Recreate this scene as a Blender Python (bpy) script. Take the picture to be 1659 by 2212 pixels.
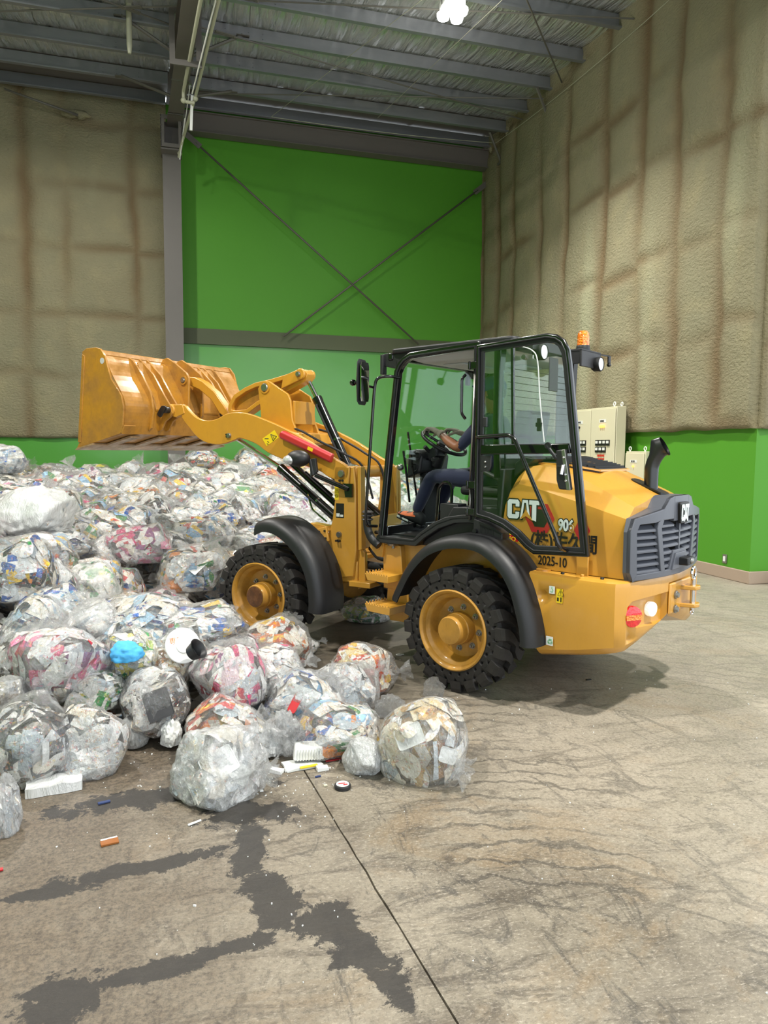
import bpy, bmesh, math, random
from math import sin, cos, pi, radians, sqrt, atan2, exp
from mathutils import Vector, Matrix, noise

for o in list(bpy.data.objects): bpy.data.objects.remove(o)
SC = bpy.context.scene
COL = SC.collection

# ------------------------------------------------------------------ camera
CAM_H = 1.746
cd = bpy.data.cameras.new('camera'); cam = bpy.data.objects.new('camera', cd); COL.objects.link(cam)
R_ = Vector((0.96300944, -0.26934372, 0.00817211)); U_ = Vector((0.01549542, 0.08562796, 0.99620668)); F_ = Vector((0.26902178, 0.9592298, -0.08663412))
cam.matrix_world = Matrix(((R_.x, U_.x, -F_.x, 0), (R_.y, U_.y, -F_.y, 0), (R_.z, U_.z, -F_.z, CAM_H), (0, 0, 0, 1)))
cd.sensor_fit = 'VERTICAL'; cd.sensor_height = 36; cd.lens = 36 * 1535 / 2212
cd.clip_start = 0.05; cd.clip_end = 200
SC.camera = cam

# ------------------------------------------------------------------ light
SC.view_settings.view_transform = 'Standard'; SC.view_settings.look = 'None'
SC.view_settings.gamma = 1; SC.view_settings.use_curve_mapping = False
SC.view_settings.exposure = -0.12
SC.cycles.max_bounces = 8; SC.cycles.diffuse_bounces = 3; SC.cycles.glossy_bounces = 3
SC.cycles.transmission_bounces = 4; SC.cycles.transparent_max_bounces = 16
SC.cycles.sample_clamp_indirect = 4.0
SC.cycles.use_fast_gi = False
w = bpy.data.worlds.new('sky'); SC.world = w; w.use_nodes = True
wn = w.node_tree.nodes; wl = w.node_tree.links
bg = wn['Background']; bg.inputs[0].default_value = (0.86, 0.93, 1.0, 1); bg.inputs[1].default_value = 2.5

# daylight that comes in through the open shutter doorway behind the camera
def area(name, loc, rot, sx, sy, power, col=(1, 1, 1), spread=180, portal=False):
    l = bpy.data.lights.new(name, 'AREA'); l.shape = 'RECTANGLE'; l.size = sx; l.size_y = sy
    l.energy = power; l.color = col; l.spread = radians(spread)
    o = bpy.data.objects.new(name, l); COL.objects.link(o); o.location = loc; o.rotation_euler = rot
    l.cycles.is_portal = portal
    return o
area('doorway_portal', (4.0, -3.0, 3.2), (radians(90), 0, radians(0)), 17, 6.4, 10, portal=True)
LAMPS = [(4.04, 10.77, 8.30, 420, 118), (3.8, 1.2, 8.26, 1000, 172), (-3.0, 3.6, 8.84, 760, 178), (-3.0, 10.6, 8.84, 640, 178)]
for i, (lx, ly, lz, pw, sp) in enumerate(LAMPS):
    area('high_bay_light', (lx, ly, lz), (0, 0, 0), 0.36, 0.36, pw, (1.0, 0.965, 0.90), sp)
    pl = bpy.data.lights.new('ceiling_fill', 'POINT'); pl.energy = 60 if lx > 0 else 110; pl.color = (1.0, .965, .90); pl.shadow_soft_size = .12  # added point light by each lamp, brightens the foil ceiling
    po = bpy.data.objects.new('ceiling_fill', pl); COL.objects.link(po); po.location = (lx, ly, lz - .14)

# ------------------------------------------------------------------ materials
def lin(h):
    h = h.lstrip('#'); c = [int(h[i:i + 2], 16) / 255 for i in (0, 2, 4)]
    return tuple(x / 12.92 if x <= .04045 else ((x + .055) / 1.055) ** 2.4 for x in c) + (1,)
class NT:
    def __init__(s, name):
        s.m = bpy.data.materials.new(name); s.m.use_nodes = True
        s.n = s.m.node_tree.nodes; s.l = s.m.node_tree.links; s.b = s.n['Principled BSDF']; s.out = s.n['Material Output']
    def new(s, t, **k):
        x = s.n.new(t)
        for a, v in k.items(): setattr(x, a, v)
        return x
    def put(s, sock, v):
        if isinstance(v, bpy.types.NodeSocket): s.l.new(v, sock)
        elif v is not None: sock.default_value = v
    def coord(s, kind='Object', scale=None, rot=None, loc=None):
        c = s.new('ShaderNodeTexCoord').outputs[kind]
        if scale is None and rot is None and loc is None: return c
        m = s.new('ShaderNodeMapping'); s.l.new(c, m.inputs[0])
        if scale is not None: m.inputs['Scale'].default_value = scale if hasattr(scale, '__len__') else (scale,) * 3
        if rot is not None: m.inputs['Rotation'].default_value = rot
        if loc is not None: m.inputs['Location'].default_value = loc
        return m.outputs[0]
    def noise(s, co, scale=5, detail=4, rough=.55, dist=0, out='Fac'):
        x = s.new('ShaderNodeTexNoise'); s.l.new(co, x.inputs['Vector'])
        x.inputs['Scale'].default_value = scale; x.inputs['Detail'].default_value = detail
        x.inputs['Roughness'].default_value = rough; x.inputs['Distortion'].default_value = dist
        return x.outputs[out]
    def voro(s, co, scale=5, feature='F1', out='Distance', rnd=1):
        x = s.new('ShaderNodeTexVoronoi', feature=feature); s.l.new(co, x.inputs['Vector'])
        x.inputs['Scale'].default_value = scale; x.inputs['Randomness'].default_value = rnd
        return x.outputs[out]
    def ramp(s, f, stops, interp='LINEAR'):
        x = s.new('ShaderNodeValToRGB'); s.l.new(f, x.inputs[0]); e = x.color_ramp; e.interpolation = interp
        while len(e.elements) < len(stops): e.elements.new(.5)
        for el, (p, c) in zip(e.elements, stops):
            el.position = p; el.color = c if hasattr(c, '__len__') else (c, c, c, 1)
        return x.outputs[0]
    def mix(s, f, a, b, mode='MIX'):
        x = s.new('ShaderNodeMix', data_type='RGBA', blend_type=mode)
        s.put(x.inputs[0], f); s.put(x.inputs[6], a); s.put(x.inputs[7], b); return x.outputs[2]
    def math(s, op, a, b=None, c=None, clamp=False):
        x = s.new('ShaderNodeMath', operation=op, use_clamp=clamp); s.put(x.inputs[0], a)
        if b is not None: s.put(x.inputs[1], b)
        if c is not None: s.put(x.inputs[2], c)
        return x.outputs[0]
    def bump(s, h, strength=.3, dist=.01, norm=None):
        x = s.new('ShaderNodeBump'); s.l.new(h, x.inputs['Height']); x.inputs['Strength'].default_value = strength
        x.inputs['Distance'].default_value = dist
        if norm is not None: s.l.new(norm, x.inputs['Normal'])
        return x.outputs[0]
    def set(s, **k):
        names = dict(col='Base Color', rough='Roughness', metal='Metallic', coat='Coat Weight', coatr='Coat Roughness', spec='Specular IOR Level',
                     emi='Emission Color', emis='Emission Strength', nor='Normal', trans='Transmission Weight', alpha='Alpha', ior='IOR', sss='Subsurface Weight', sheen='Sheen Weight')
        for a, v in k.items(): s.put(s.b.inputs[names[a]], v)
        return s
def simple(name, hexc, rough=.5, metal=0, coat=0, bump=0, bscale=40, var=.0, **k):
    t = NT(name); co = t.coord()
    c = lin(hexc)
    if var:
        f = t.noise(co, 3, 5, .6); d = tuple(x * (1 - var) for x in c[:3]) + (1,)
        c = t.mix(f, d, tuple(min(1, x * (1 + var * .4)) for x in lin(hexc)[:3]) + (1,))
    t.set(col=c, rough=rough, metal=metal, coat=coat, **k)
    if bump: t.set(nor=t.bump(t.noise(co, bscale, 3), bump, .004))
    return t.m

def paint(name, hexc, dirt=.12, rough=.32, dirtc='#6a4a20', scale=2.2, thr=(.45, .75)):
    t = NT(name); co = t.coord()
    f = t.ramp(t.noise(co, scale, 8, .7), [(thr[0], 0), (thr[1], 1)])
    g = t.ramp(t.noise(t.coord(scale=(1, 1, .25)), 26, 4, .7), [(.5, 0), (.8, 1)])
    k = t.math('MULTIPLY', t.math('MAXIMUM', f, t.math('MULTIPLY', g, .7)), dirt)
    c = t.mix(k, lin(hexc), lin(dirtc))
    t.set(col=c, rough=t.math('MULTIPLY_ADD', k, 1.1, rough), coat=.35, coatr=.12, spec=.5)
    t.set(nor=t.bump(t.noise(co, 60, 2), .03, .003))
    return t.m
MT = {}
MT['yellow'] = paint('yellow_paint', '#c48f35', .14)
MT['yellow_worn'] = paint('worn_yellow_paint', '#b37c24', .62, .36, '#5c4020', 4.0, (.40, .72))
MT['yellow_arm'] = paint('arm_yellow_paint', '#c58c2a', .28, .34, '#7a5420', 2.4, (.45, .8))
MT['rust'] = paint('rusty_cap', '#6e4522', .8, .6, '#3a2414', 14, (.35, .65))
MT['wheel_yellow'] = paint('wheel_ochre_paint', '#b07f28', .55, .42, '#5c4220', 5.0, (.4, .75))
MT['rust_steel'] = paint('scraped_steel', '#a98a63', .65, .42, '#4f3a28', 5, (.35, .65))
MT['black'] = simple('black_gloss_paint', '#0b0b0c', .22, coat=.5)
MT['black_matt'] = simple('black_matt_plate', '#232325', .5, bump=.08, bscale=120)
MT['plastic'] = simple('black_plastic', '#18191b', .48, bump=.12, bscale=70, var=.15)
MT['dark'] = simple('dark_interior', '#101112', .7)
MT['grille'] = simple('grey_grille_plastic', '#4d5058', .38, bump=.05, bscale=150)
MT['rubber'] = NT('tyre_rubber').m
t = NT('tyre_rubber_dusty'); co = t.coord()
f = t.ramp(t.noise(co, 9, 6, .7), [(.35, 0), (.75, 1)])
t.set(col=t.mix(f, lin('#171514'), lin('#2b2724')), rough=.72, nor=t.bump(t.noise(co, 60, 4), .25, .004)); MT['rubber'] = t.m
MT['hole'] = simple('tyre_hole', '#060606', .9)
MT['steel'] = simple('zinc_steel', '#9c9a94', .34, metal=.9, var=.2)
MT['chrome'] = simple('polished_rod', '#d8d8d8', .08, metal=1)
MT['red'] = simple('red_paint', '#b3262b', .38, coat=.3)
MT['liner'] = simple('grey_cab_liner', '#b9bbb8', .7)
MT['white'] = simple('white_plastic', '#e4e5e2', .4)
MT['sticker_white'] = simple('white_sticker', '#d7d9d4', .4)
MT['sticker_yellow'] = simple('yellow_sticker', '#e8c81e', .4)
MT['ink'] = simple('black_ink', '#15130f', .5)
MT['silverink'] = simple('pale_decal', '#d5dfdd', .35)
MT['greenink'] = simple('green_ink', '#2f9a4d', .5)
MT['redink'] = simple('red_decal', '#b01c28', .35)
MT['exhaust'] = simple('satin_dark_steel', '#4a4b4c', .36, metal=.85, var=.2)
MT['cabinet'] = simple('cream_enamel', '#c9c4a8', .42)
MT['navy'] = simple('navy_cloth', '#1c2440', .85, bump=.35, bscale=45, var=.3, sheen=.2)
MT['skin'] = simple('skin', '#8a5a3e', .5, sss=.05)
MT['glove'] = simple('knit_glove', '#a79f8c', .9, bump=.6, bscale=120, var=.3)
MT['gloveblack'] = simple('glove_grip', '#1b1c1d', .7)
MT['orangeshoe'] = simple('orange_upper', '#d2622a', .6, bump=.2, bscale=90)
MT['hair'] = simple('dark_hair', '#141110', .7, bump=.5, bscale=60)
MT['capblue'] = simple('blue_cap_cloth', '#2b3a63', .85, bump=.3, bscale=60)
MT['grey_steel'] = simple('grey_frame_paint', '#67635f', .5, var=.08)
MT['dark_steel'] = simple('dark_frame_paint', '#625d58', .55, var=.1)
MT['rod_grey'] = simple('brace_grey_paint', '#5d5b54', .5)
MT['pipe'] = simple('cream_pipe', '#a9aa94', .45, var=.1)
MT['concrete_base'] = simple('pinkish_mortar', '#a08e7c', .85, bump=.3, bscale=60, var=.1)
MT['orange_lens'] = NT('orange_lens').set(col=lin('#f07818'), rough=.15, coat=.6, emi=lin('#f06a10'), emis=.12).m
def facet(m, scale):
    t = NT(m); co = t.coord()
    return t, co
t = NT('amber_prism'); co = t.coord(); v = t.voro(co, 70)
t.set(col=t.mix(v, lin('#ff9a30'), lin('#e05a08')), rough=.12, coat=1, nor=t.bump(v, .8, .01)); MT['amber'] = t.m
t = NT('red_lens'); co = t.coord(); t.set(col=lin('#d4141c'), rough=.12, coat=1, nor=t.bump(t.voro(co, 60), .4, .01), emi=lin('#c01018'), emis=.15); MT['redlens'] = t.m
t = NT('lit_white_lens'); co = t.coord(); t.set(col=(.9, .9, .88, 1), rough=.15, coat=1, nor=t.bump(t.voro(co, 60), .4, .01), emi=(1, .98, .92, 1), emis=.5); MT['litlens'] = t.m
t = NT('clear_lamp_lens'); co = t.coord(); v = t.voro(co, 28)
t.set(col=t.mix(v, (.9, .92, .93, 1), (.45, .47, .5, 1)), rough=.12, coat=1, metal=.3, nor=t.bump(v, .6, .01)); MT['lamplens'] = t.m
for nm, hx, st in (('green_led', '#30e070', 3), ('red_led', '#b03828', .4), ('amber_led', '#ffb040', 4)):
    MT[nm] = NT(nm).set(col=lin(hx), rough=.3, emi=lin(hx), emis=st).m
MT['lampglow'] = NT('lamp_emitter').set(col=(1, 1, 1, 1), emi=(1, .98, .94, 1), emis=30).m
def glass(name, tint, g=.9):
    t = NT(name); t.n.remove(t.b)
    tr = t.new('ShaderNodeBsdfTransparent'); tr.inputs[0].default_value = tint
    gl = t.new('ShaderNodeBsdfGlossy'); gl.inputs['Roughness'].default_value = .015
    lw = t.new('ShaderNodeLayerWeight'); lw.inputs[0].default_value = .5
    mx = t.new('ShaderNodeMixShader'); t.l.new(t.math('MULTIPLY_ADD', t.math('POWER', lw.outputs['Facing'], 4.0), .7 * g, .045 * g, clamp=True), mx.inputs[0])
    t.l.new(tr.outputs[0], mx.inputs[1]); t.l.new(gl.outputs[0], mx.inputs[2]); t.l.new(mx.outputs[0], t.out.inputs[0])
    return t.m
MT['glass'] = glass('cab_glass', (.90, .955, .935, 1))
MT['glass_clear'] = glass('clear_cover', (.975, .985, .98, 1))
t = NT('mirror_face'); t.set(col=(.75, .78, .78, 1), metal=1, rough=.05); MT['mirror'] = t.m

# ------------------------------------------------------------------ mesh helpers
def tag(o, label=None, cat=None, group=None, kind=None):
    if label: o['label'] = label
    if cat: o['category'] = cat
    if group: o['group'] = group
    if kind: o['kind'] = kind
    return o
class B:
    def __init__(s, T=None): s.bm = bmesh.new(); s.T = T
    def add(s, verts, faces, smooth=False, mi=0):
        vs = [s.bm.verts.new(v) for v in verts]
        for f in faces:
            try:
                fc = s.bm.faces.new([vs[i] for i in f]); fc.smooth = smooth; fc.material_index = mi
            except ValueError: pass
        return s
    def box(s, c, d, rz=0, ry=0, rx=0, mi=0):
        M = Matrix.Translation(c) @ Matrix.Rotation(rz, 4, 'Z') @ Matrix.Rotation(ry, 4, 'Y') @ Matrix.Rotation(rx, 4, 'X')
        h = [x / 2 for x in d]
        v = [M @ Vector((a * h[0], b * h[1], e * h[2])) for a in (-1, 1) for b in (-1, 1) for e in (-1, 1)]
        return s.add(v, [(0, 1, 3, 2), (4, 6, 7, 5), (0, 4, 5, 1), (2, 3, 7, 6), (0, 2, 6, 4), (1, 5, 7, 3)], mi=mi)
    def prism(s, pts, a, b, axis='y', mi=0):
        def P(p, t):
            return (p[0], t, p[1]) if axis == 'y' else ((t, p[0], p[1]) if axis == 'x' else (p[0], p[1], t))
        n = len(pts)
        return s.add([P(p, a) for p in pts] + [P(p, b) for p in pts],
                     [tuple(range(n)), tuple(range(2 * n - 1, n - 1, -1))] + [(i, (i + 1) % n, n + (i + 1) % n, n + i) for i in range(n)], mi=mi)
    def ring(s, pts, wd, a, b, axis='y', mi=0):
        q = inset(pts, wd); n = len(pts)
        def P(p, t):
            return (p[0], t, p[1]) if axis == 'y' else ((t, p[0], p[1]) if axis == 'x' else (p[0], p[1], t))
        v = [P(p, a) for p in pts] + [P(p, a) for p in q] + [P(p, b) for p in pts] + [P(p, b) for p in q]
        f = []
        for i in range(n):
            j = (i + 1) % n
            f += [(i, j, n + j, n + i), (2 * n + i, 3 * n + i, 3 * n + j, 2 * n + j), (i, 2 * n + i, 2 * n + j, j), (n + i, n + j, 3 * n + j, 3 * n + i)]
        return s.add(v, f, mi=mi)
    def tube(s, pts, r, n=10, cap=True, mi=0, smooth=True):
        pts = [Vector(p) for p in pts]; rs = r if hasattr(r, '__len__') else [r] * len(pts)
        v = []; f = []; up = None
        for i, p in enumerate(pts):
            t = (pts[min(i + 1, len(pts) - 1)] - pts[max(i - 1, 0)]).normalized()
            if up is None: up = t.orthogonal().normalized()
            up = (up - t * up.dot(t)); up = up.normalized() if up.length > 1e-6 else t.orthogonal().normalized()
            sd = t.cross(up)
            v += [p + (up * cos(2 * pi * k / n) + sd * sin(2 * pi * k / n)) * rs[i] for k in range(n)]
        m = len(pts)
        f = [(i * n + k, i * n + (k + 1) % n, (i + 1) * n + (k + 1) % n, (i + 1) * n + k) for i in range(m - 1) for k in range(n)]
        s.add(v, f, smooth, mi)
        if cap:
            s.add(v[:n], [tuple(range(n - 1, -1, -1))], mi=mi); s.add(v[-n:], [tuple(range(n))], mi=mi)
        return s
    def cyl(s, p0, p1, r, n=20, mi=0): return s.tube([p0, p1], r, n, True, mi)
    def lathe(s, prof, o=(0, 0, 0), axis='y', n=48, mi=0, smooth=True):
        """prof: (radius, position along the axis)"""
        v = []; O = Vector(o)
        for r, h in prof:
            for k in range(n):
                a = 2 * pi * k / n
                d = (r * cos(a), h, r * sin(a)) if axis == 'y' else ((r * cos(a), r * sin(a), h) if axis == 'z' else (h, r * cos(a), r * sin(a)))
                v.append(O + Vector(d))
        f = [(i * n + k, i * n + (k + 1) % n, (i + 1) * n + (k + 1) % n, (i + 1) * n + k) for i in range(len(prof) - 1) for k in range(n)]
        return s.add(v, f, smooth, mi)
    def loft(s, loops, closed=True, cap=True, mi=0, smooth=False):
        n = len(loops[0]); v = [p for l in loops for p in l]
        f = [(i * n + k, i * n + (k + 1) % n, (i + 1) * n + (k + 1) % n, (i + 1) * n + k) for i in range(len(loops) - 1) for k in range(n if closed else n - 1)]
        if cap and closed: f += [tuple(range(n)), tuple(range(len(v) - 1, len(v) - n - 1, -1))]
        return s.add(v, f, smooth, mi)
    def sphere(s, c, r, seg=16, ring=10, sc=(1, 1, 1), mi=0):
        v = []; f = []
        for i in range(ring + 1):
            th = pi * i / ring
            for k in range(seg):
                a = 2 * pi * k / seg; v.append((c[0] + r * sc[0] * sin(th) * cos(a), c[1] + r * sc[1] * sin(th) * sin(a), c[2] + r * sc[2] * cos(th)))
        f = [(i * seg + k, (i + 1) * seg + k, (i + 1) * seg + (k + 1) % seg, i * seg + (k + 1) % seg) for i in range(ring) for k in range(seg)]
        return s.add(v, f, True, mi)
    def done(s, name, mats, parent=None, bevel=0, segs=2, sharp=40, weld=True, loc=None):
        bm = s.bm
        if weld: bmesh.ops.remove_doubles(bm, verts=bm.verts, dist=1e-5)
        bad = [f for f in bm.faces if f.calc_area() < 1e-10]
        if bad: bmesh.ops.delete(bm, geom=bad, context='FACES_ONLY')
        bmesh.ops.recalc_face_normals(bm, faces=bm.faces)
        if s.T is not None: bmesh.ops.transform(bm, matrix=s.T, verts=bm.verts)
        for e in bm.edges:
            if len(e.link_faces) == 2 and e.calc_face_angle(0) > radians(sharp): e.smooth = False
        me = bpy.data.meshes.new(name); bm.to_mesh(me); bm.free()
        for m in (mats if isinstance(mats, (list, tuple)) else [mats]): me.materials.append(MT[m] if isinstance(m, str) else m)
        o = bpy.data.objects.new(name, me); COL.objects.link(o)
        if parent is not None: o.parent = parent
        if loc is not None: o.location = loc
        if bevel:
            md = o.modifiers.new('bevel', 'BEVEL'); md.width = bevel; md.segments = segs; md.limit_method = 'ANGLE'; md.angle_limit = radians(35); md.harden_normals = False
            for p in me.polygons: p.use_smooth = True
            if sharp < 90:
                pass
        return o
def inset(pts, d):
    n = len(pts); P = [Vector(p[:2]) for p in pts]
    A = sum(P[i].x * P[(i + 1) % n].y - P[(i + 1) % n].x * P[i].y for i in range(n)); sg = 1 if A > 0 else -1
    out = []
    for i in range(n):
        a = (P[i] - P[i - 1]).normalized(); b = (P[(i + 1) % n] - P[i]).normalized()
        na = Vector((-a.y, a.x)) * sg; nb = Vector((-b.y, b.x)) * sg
        m = (na + nb); k = m.length
        m = m / k if k > 1e-6 else na
        out.append(tuple(P[i] + m * d / max(.4, m.dot(na))))
    return out
def rounded(pts, r, n=4):
    """round the corners of a polygon"""
    out = []; N = len(pts)
    for i in range(N):
        p = Vector(pts[i]); a = Vector(pts[i - 1]) - p; b = Vector(pts[(i + 1) % N]) - p
        ra = min(r, a.length * .45); rb = min(r, b.length * .45)
        p0 = p + a.normalized() * ra; p1 = p + b.normalized() * rb
        for k in range(n + 1):
            t = k / n; out.append(tuple(p0 * (1 - t) ** 2 + p * 2 * t * (1 - t) + p1 * t * t))
    return out
def smooth_path(pts, n=6):
    P = [Vector(p) for p in pts]; out = []
    for i in range(len(P) - 1):
        a = P[max(i - 1, 0)]; b = P[i]; c = P[i + 1]; d = P[min(i + 2, len(P) - 1)]
        for k in range(n):
            t = k / n; out.append(.5 * ((2 * b) + (c - a) * t + (2 * a - 5 * b + 4 * c - d) * t * t + (3 * b - a - 3 * c + d) * t ** 3))
    out.append(P[-1]); return [tuple(p) for p in out]
def bend(pts, r=.04, n=4):
    """round the bends of an open 3-D path"""
    P = [Vector(p) for p in pts]; out = [P[0]]
    for i in range(1, len(P) - 1):
        a = P[i - 1] - P[i]; b = P[i + 1] - P[i]; q = min(r, a.length * .45, b.length * .45)
        p0 = P[i] + a.normalized() * q; p1 = P[i] + b.normalized() * q
        for k in range(n + 1):
            t = k / n; out.append(p0 * (1 - t) ** 2 + P[i] * 2 * t * (1 - t) + p1 * t * t)
    return out + [P[-1]]
def empty(name, loc=(0, 0, 0), rz=0):
    o = bpy.data.objects.new(name, None); COL.objects.link(o); o.location = loc; o.rotation_euler = (0, 0, rz); o.empty_display_size = .1
    return o
def text(name, body, mat, size, M, parent=None, ext=.0015, bold=0.0, sx=1.0, align='LEFT'):
    c = bpy.data.curves.new(name, 'FONT'); c.body = body; c.size = size; c.extrude = ext; c.offset = bold; c.align_x = align
    tmp = bpy.data.objects.new('tmp', c); COL.objects.link(tmp)
    bpy.context.view_layer.update()
    me = bpy.data.meshes.new_from_object(tmp.evaluated_get(bpy.context.evaluated_depsgraph_get()))
    bpy.data.objects.remove(tmp); bpy.data.curves.remove(c)
    me.transform(M @ Matrix.Diagonal((sx, 1, 1, 1))); me.materials.clear(); me.materials.append(MT[mat]); me.name = name
    o = bpy.data.objects.new(name, me); COL.objects.link(o)
    if parent is not None: o.parent = parent
    return o

# ================================================================== THE HALL
XR = 7.25; YB = 16.76; YF = -3.0; XL = -9.0; YC = 7.73
def struct(o): o['kind'] = 'structure'; return o
# ---- concrete floor
t = NT('worn_concrete'); co = t.coord('Object')
base = t.noise(co, .7, 7, .66, .6)
col = t.ramp(base, [(.30, lin('#5f574c')), (.46, lin('#7f7768')), (.60, lin('#918878')), (.78, lin('#6b6356'))])
col = t.mix(t.math('MULTIPLY', t.ramp(t.noise(co, 1.1, 6, .7, 1.5), [(.52, 0), (.62, 1)]), .45), col, lin('#7a6446'))
cx_ = t.coord('Object', scale=(.5, 1.7, 1), rot=(0, 0, .45))
streak = t.noise(cx_, 4.2, 9, .78, .9)
col = t.mix(t.ramp(streak, [(.38, .9), (.49, 0)]), col, lin('#4f483e'))
cy_ = t.coord('Object', scale=(1.5, .55, 1), rot=(0, 0, 1.0))
col = t.mix(t.math('MULTIPLY', t.ramp(t.noise(cy_, 3.0, 9, .8, 1.6), [(.53, 0), (.61, 1)]), .72), col, lin('#3d3a36'))
rg_ = t.new('ShaderNodeTexWave', wave_type='RINGS', rings_direction='Z'); t.l.new(t.coord('Object', loc=(-.9, -1.2, 0)), rg_.inputs[0]); rg_.inputs['Scale'].default_value = 2.2; rg_.inputs['Distortion'].default_value = 5; rg_.inputs['Detail'].default_value = 5; rg_.inputs['Detail Scale'].default_value = 2.5
col = t.mix(t.math('MULTIPLY', t.ramp(rg_.outputs['Fac'], [(.88, 0), (.97, 1)]), t.math('MULTIPLY', t.ramp(t.noise(co, .9, 3), [(.46, 0), (.56, 1)]), .75)), col, lin('#3c3832'))
fine = t.noise(co, 48, 8, .9)
col = t.mix(t.ramp(fine, [(.34, .75), (.50, 0)]), col, lin('#332e27'))
col = t.mix(t.ramp(t.noise(t.coord('Object', scale=(1, 2.2, 1), rot=(0, 0, .3)), 45, 5, .85), [(.53, 0), (.70, .62)]), col, lin('#c9c0b0'))
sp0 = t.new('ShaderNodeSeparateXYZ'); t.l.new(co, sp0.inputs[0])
clean_sheen = t.ramp(t.math('ADD', t.math('MULTIPLY', sp0.outputs[0], .28), t.math('MULTIPLY_ADD', t.noise(co, .8, 6, .7), 1.0, -.62)), [(.22, 0), (.80, .42)])  # doorway reflection on cleaner concrete, painted as a lighter colour towards the right
col = t.mix(clean_sheen, col, t.mix(t.ramp(fine, [(.40, 1), (.55, 0)]), lin('#b3ab9c'), lin('#857d6f')))
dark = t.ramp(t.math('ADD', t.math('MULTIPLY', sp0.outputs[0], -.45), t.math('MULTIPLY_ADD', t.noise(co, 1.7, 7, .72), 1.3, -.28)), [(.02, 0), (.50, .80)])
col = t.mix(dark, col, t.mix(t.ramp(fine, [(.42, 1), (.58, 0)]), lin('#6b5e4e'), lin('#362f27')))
# asphalt-like worn patches, each with its own place and shape
sep = t.new('ShaderNodeSeparateXYZ'); t.l.new(co, sep.inputs[0])
wob = t.noise(co, 6, 10, .78, .3)
fall = None
for bx, by, rx, ry, an in ((.25, 3.04, .07, .28, -.1), (.31, 2.66, .10, .20, .3), (.45, 2.45, .12, .12, .5), (.57, 2.25, .08, .17, .5), (.62, 2.1, .06, .12, .5),
                           (-.12, 2.36, .22, .045, .1), (.14, 2.41, .14, .04, .1), (-.40, 2.30, .14, .09, .2), (-.2, 3.0, .40, .05, .12), (-.55, 2.92, .2, .05, 0),
                           (.20, 3.36, .16, .12, 0), (-.1, 3.62, .5, .10, .1), (.40, 3.3, .1, .1, 0)):
    dx = t.math('SUBTRACT', sep.outputs[0], bx); dy = t.math('SUBTRACT', sep.outputs[1], by)
    u = t.math('ADD', t.math('MULTIPLY', dx, cos(an) / rx), t.math('MULTIPLY', dy, sin(an) / rx))
    v = t.math('ADD', t.math('MULTIPLY', dx, -sin(an) / ry), t.math('MULTIPLY', dy, cos(an) / ry))
    d = t.math('SQRT', t.math('ADD', t.math('MULTIPLY', u, u), t.math('MULTIPLY', v, v)))
    fall = d if fall is None else t.math('MINIMUM', fall, d)
patch = t.ramp(t.math('ADD', fall, t.math('MULTIPLY_ADD', wob, 4.6, -2.35)), [(.92, 1), (1.0, 0)])
col = t.mix(t.math('MULTIPLY', patch, .92), col, t.mix(t.noise(co, 140, 3, .7), lin('#100f0f'), lin('#2d2a27')))
# oily film where the rubbish is worked
dd = t.math('SQRT', t.math('ADD', t.math('POWER', t.math('SUBTRACT', sep.outputs[0], .9), 2), t.math('POWER', t.math('SUBTRACT', sep.outputs[1], 5.9), 2)))
oil = t.ramp(t.math('ADD', t.math('MULTIPLY', dd, .42), t.math('MULTIPLY_ADD', t.noise(co, 1.6, 5, .6), .8, -.4)), [(.45, 1), (1.0, 0)])
col = t.mix(t.math('MULTIPLY', oil, .72), col, lin('#3a342b'))
# swept, wetter strip by the left foreground
rough = t.mix(t.noise(co, 3, 6, .7), (.30,) * 3 + (1,), (.62,) * 3 + (1,))
t.set(col=col, rough=rough, spec=.5, nor=t.bump(fine, .35, .004, t.bump(streak, .25, .01)))
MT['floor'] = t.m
MT['joint'] = simple('joint_dirt', '#1d1915', .95)
fl = B().box((0, 7, -.30), (26, 24, .3)).done('floor', 'joint'); struct(fl)
def jx(y): return .585 + (3.9 - y) * .096
ys = [-4.5] + [-4 + .12 * i for i in range(190)]
L = [(jx(y) + .006 * noise.noise((y * 9, 0, 0)) - .004, y) for y in ys]; Rr = [(jx(y) + .006 * noise.noise((y * 9, 7, 0)) + .004, y) for y in ys]
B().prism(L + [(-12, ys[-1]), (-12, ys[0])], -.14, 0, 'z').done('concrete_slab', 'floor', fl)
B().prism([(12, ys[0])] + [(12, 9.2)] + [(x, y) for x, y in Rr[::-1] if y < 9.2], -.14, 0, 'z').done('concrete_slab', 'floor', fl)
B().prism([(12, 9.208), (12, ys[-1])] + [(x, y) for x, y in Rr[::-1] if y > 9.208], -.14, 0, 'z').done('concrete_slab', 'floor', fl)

# ---- sprayed foam walls: a real relief of pillows and sunken, browner seams
t = NT('sprayed_foam'); co = t.coord()
vc = t.new('ShaderNodeVertexColor', layer_name='seam').outputs[0]
big = t.noise(co, .7, 4, .6)
c1 = t.mix(big, lin('#948c70'), lin('#7f7e66'))
c1 = t.mix(t.ramp(t.noise(co, 2.3, 3, .5), [(.5, 0), (.75, .6)]), c1, lin('#9a9272'))
sepc = t.new('ShaderNodeSeparateColor'); t.l.new(vc, sepc.inputs[0])
c2 = t.mix(t.math('MULTIPLY', sepc.outputs[0], .78), c1, lin('#64492b'))
c2 = t.mix(t.math('MULTIPLY', sepc.outputs[1], .55), c2, lin('#a9ac8e'))
cs = t.coord(scale=(1, 1, 1.5))
bn = t.noise(cs, 17, 4, .62, .3)
t.set(col=c2, rough=.78, spec=.3, nor=t.bump(bn, .75, .05, t.bump(t.noise(cs, 60, 2, .5), .3, .01)))
MT['foam'] = t.m
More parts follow.
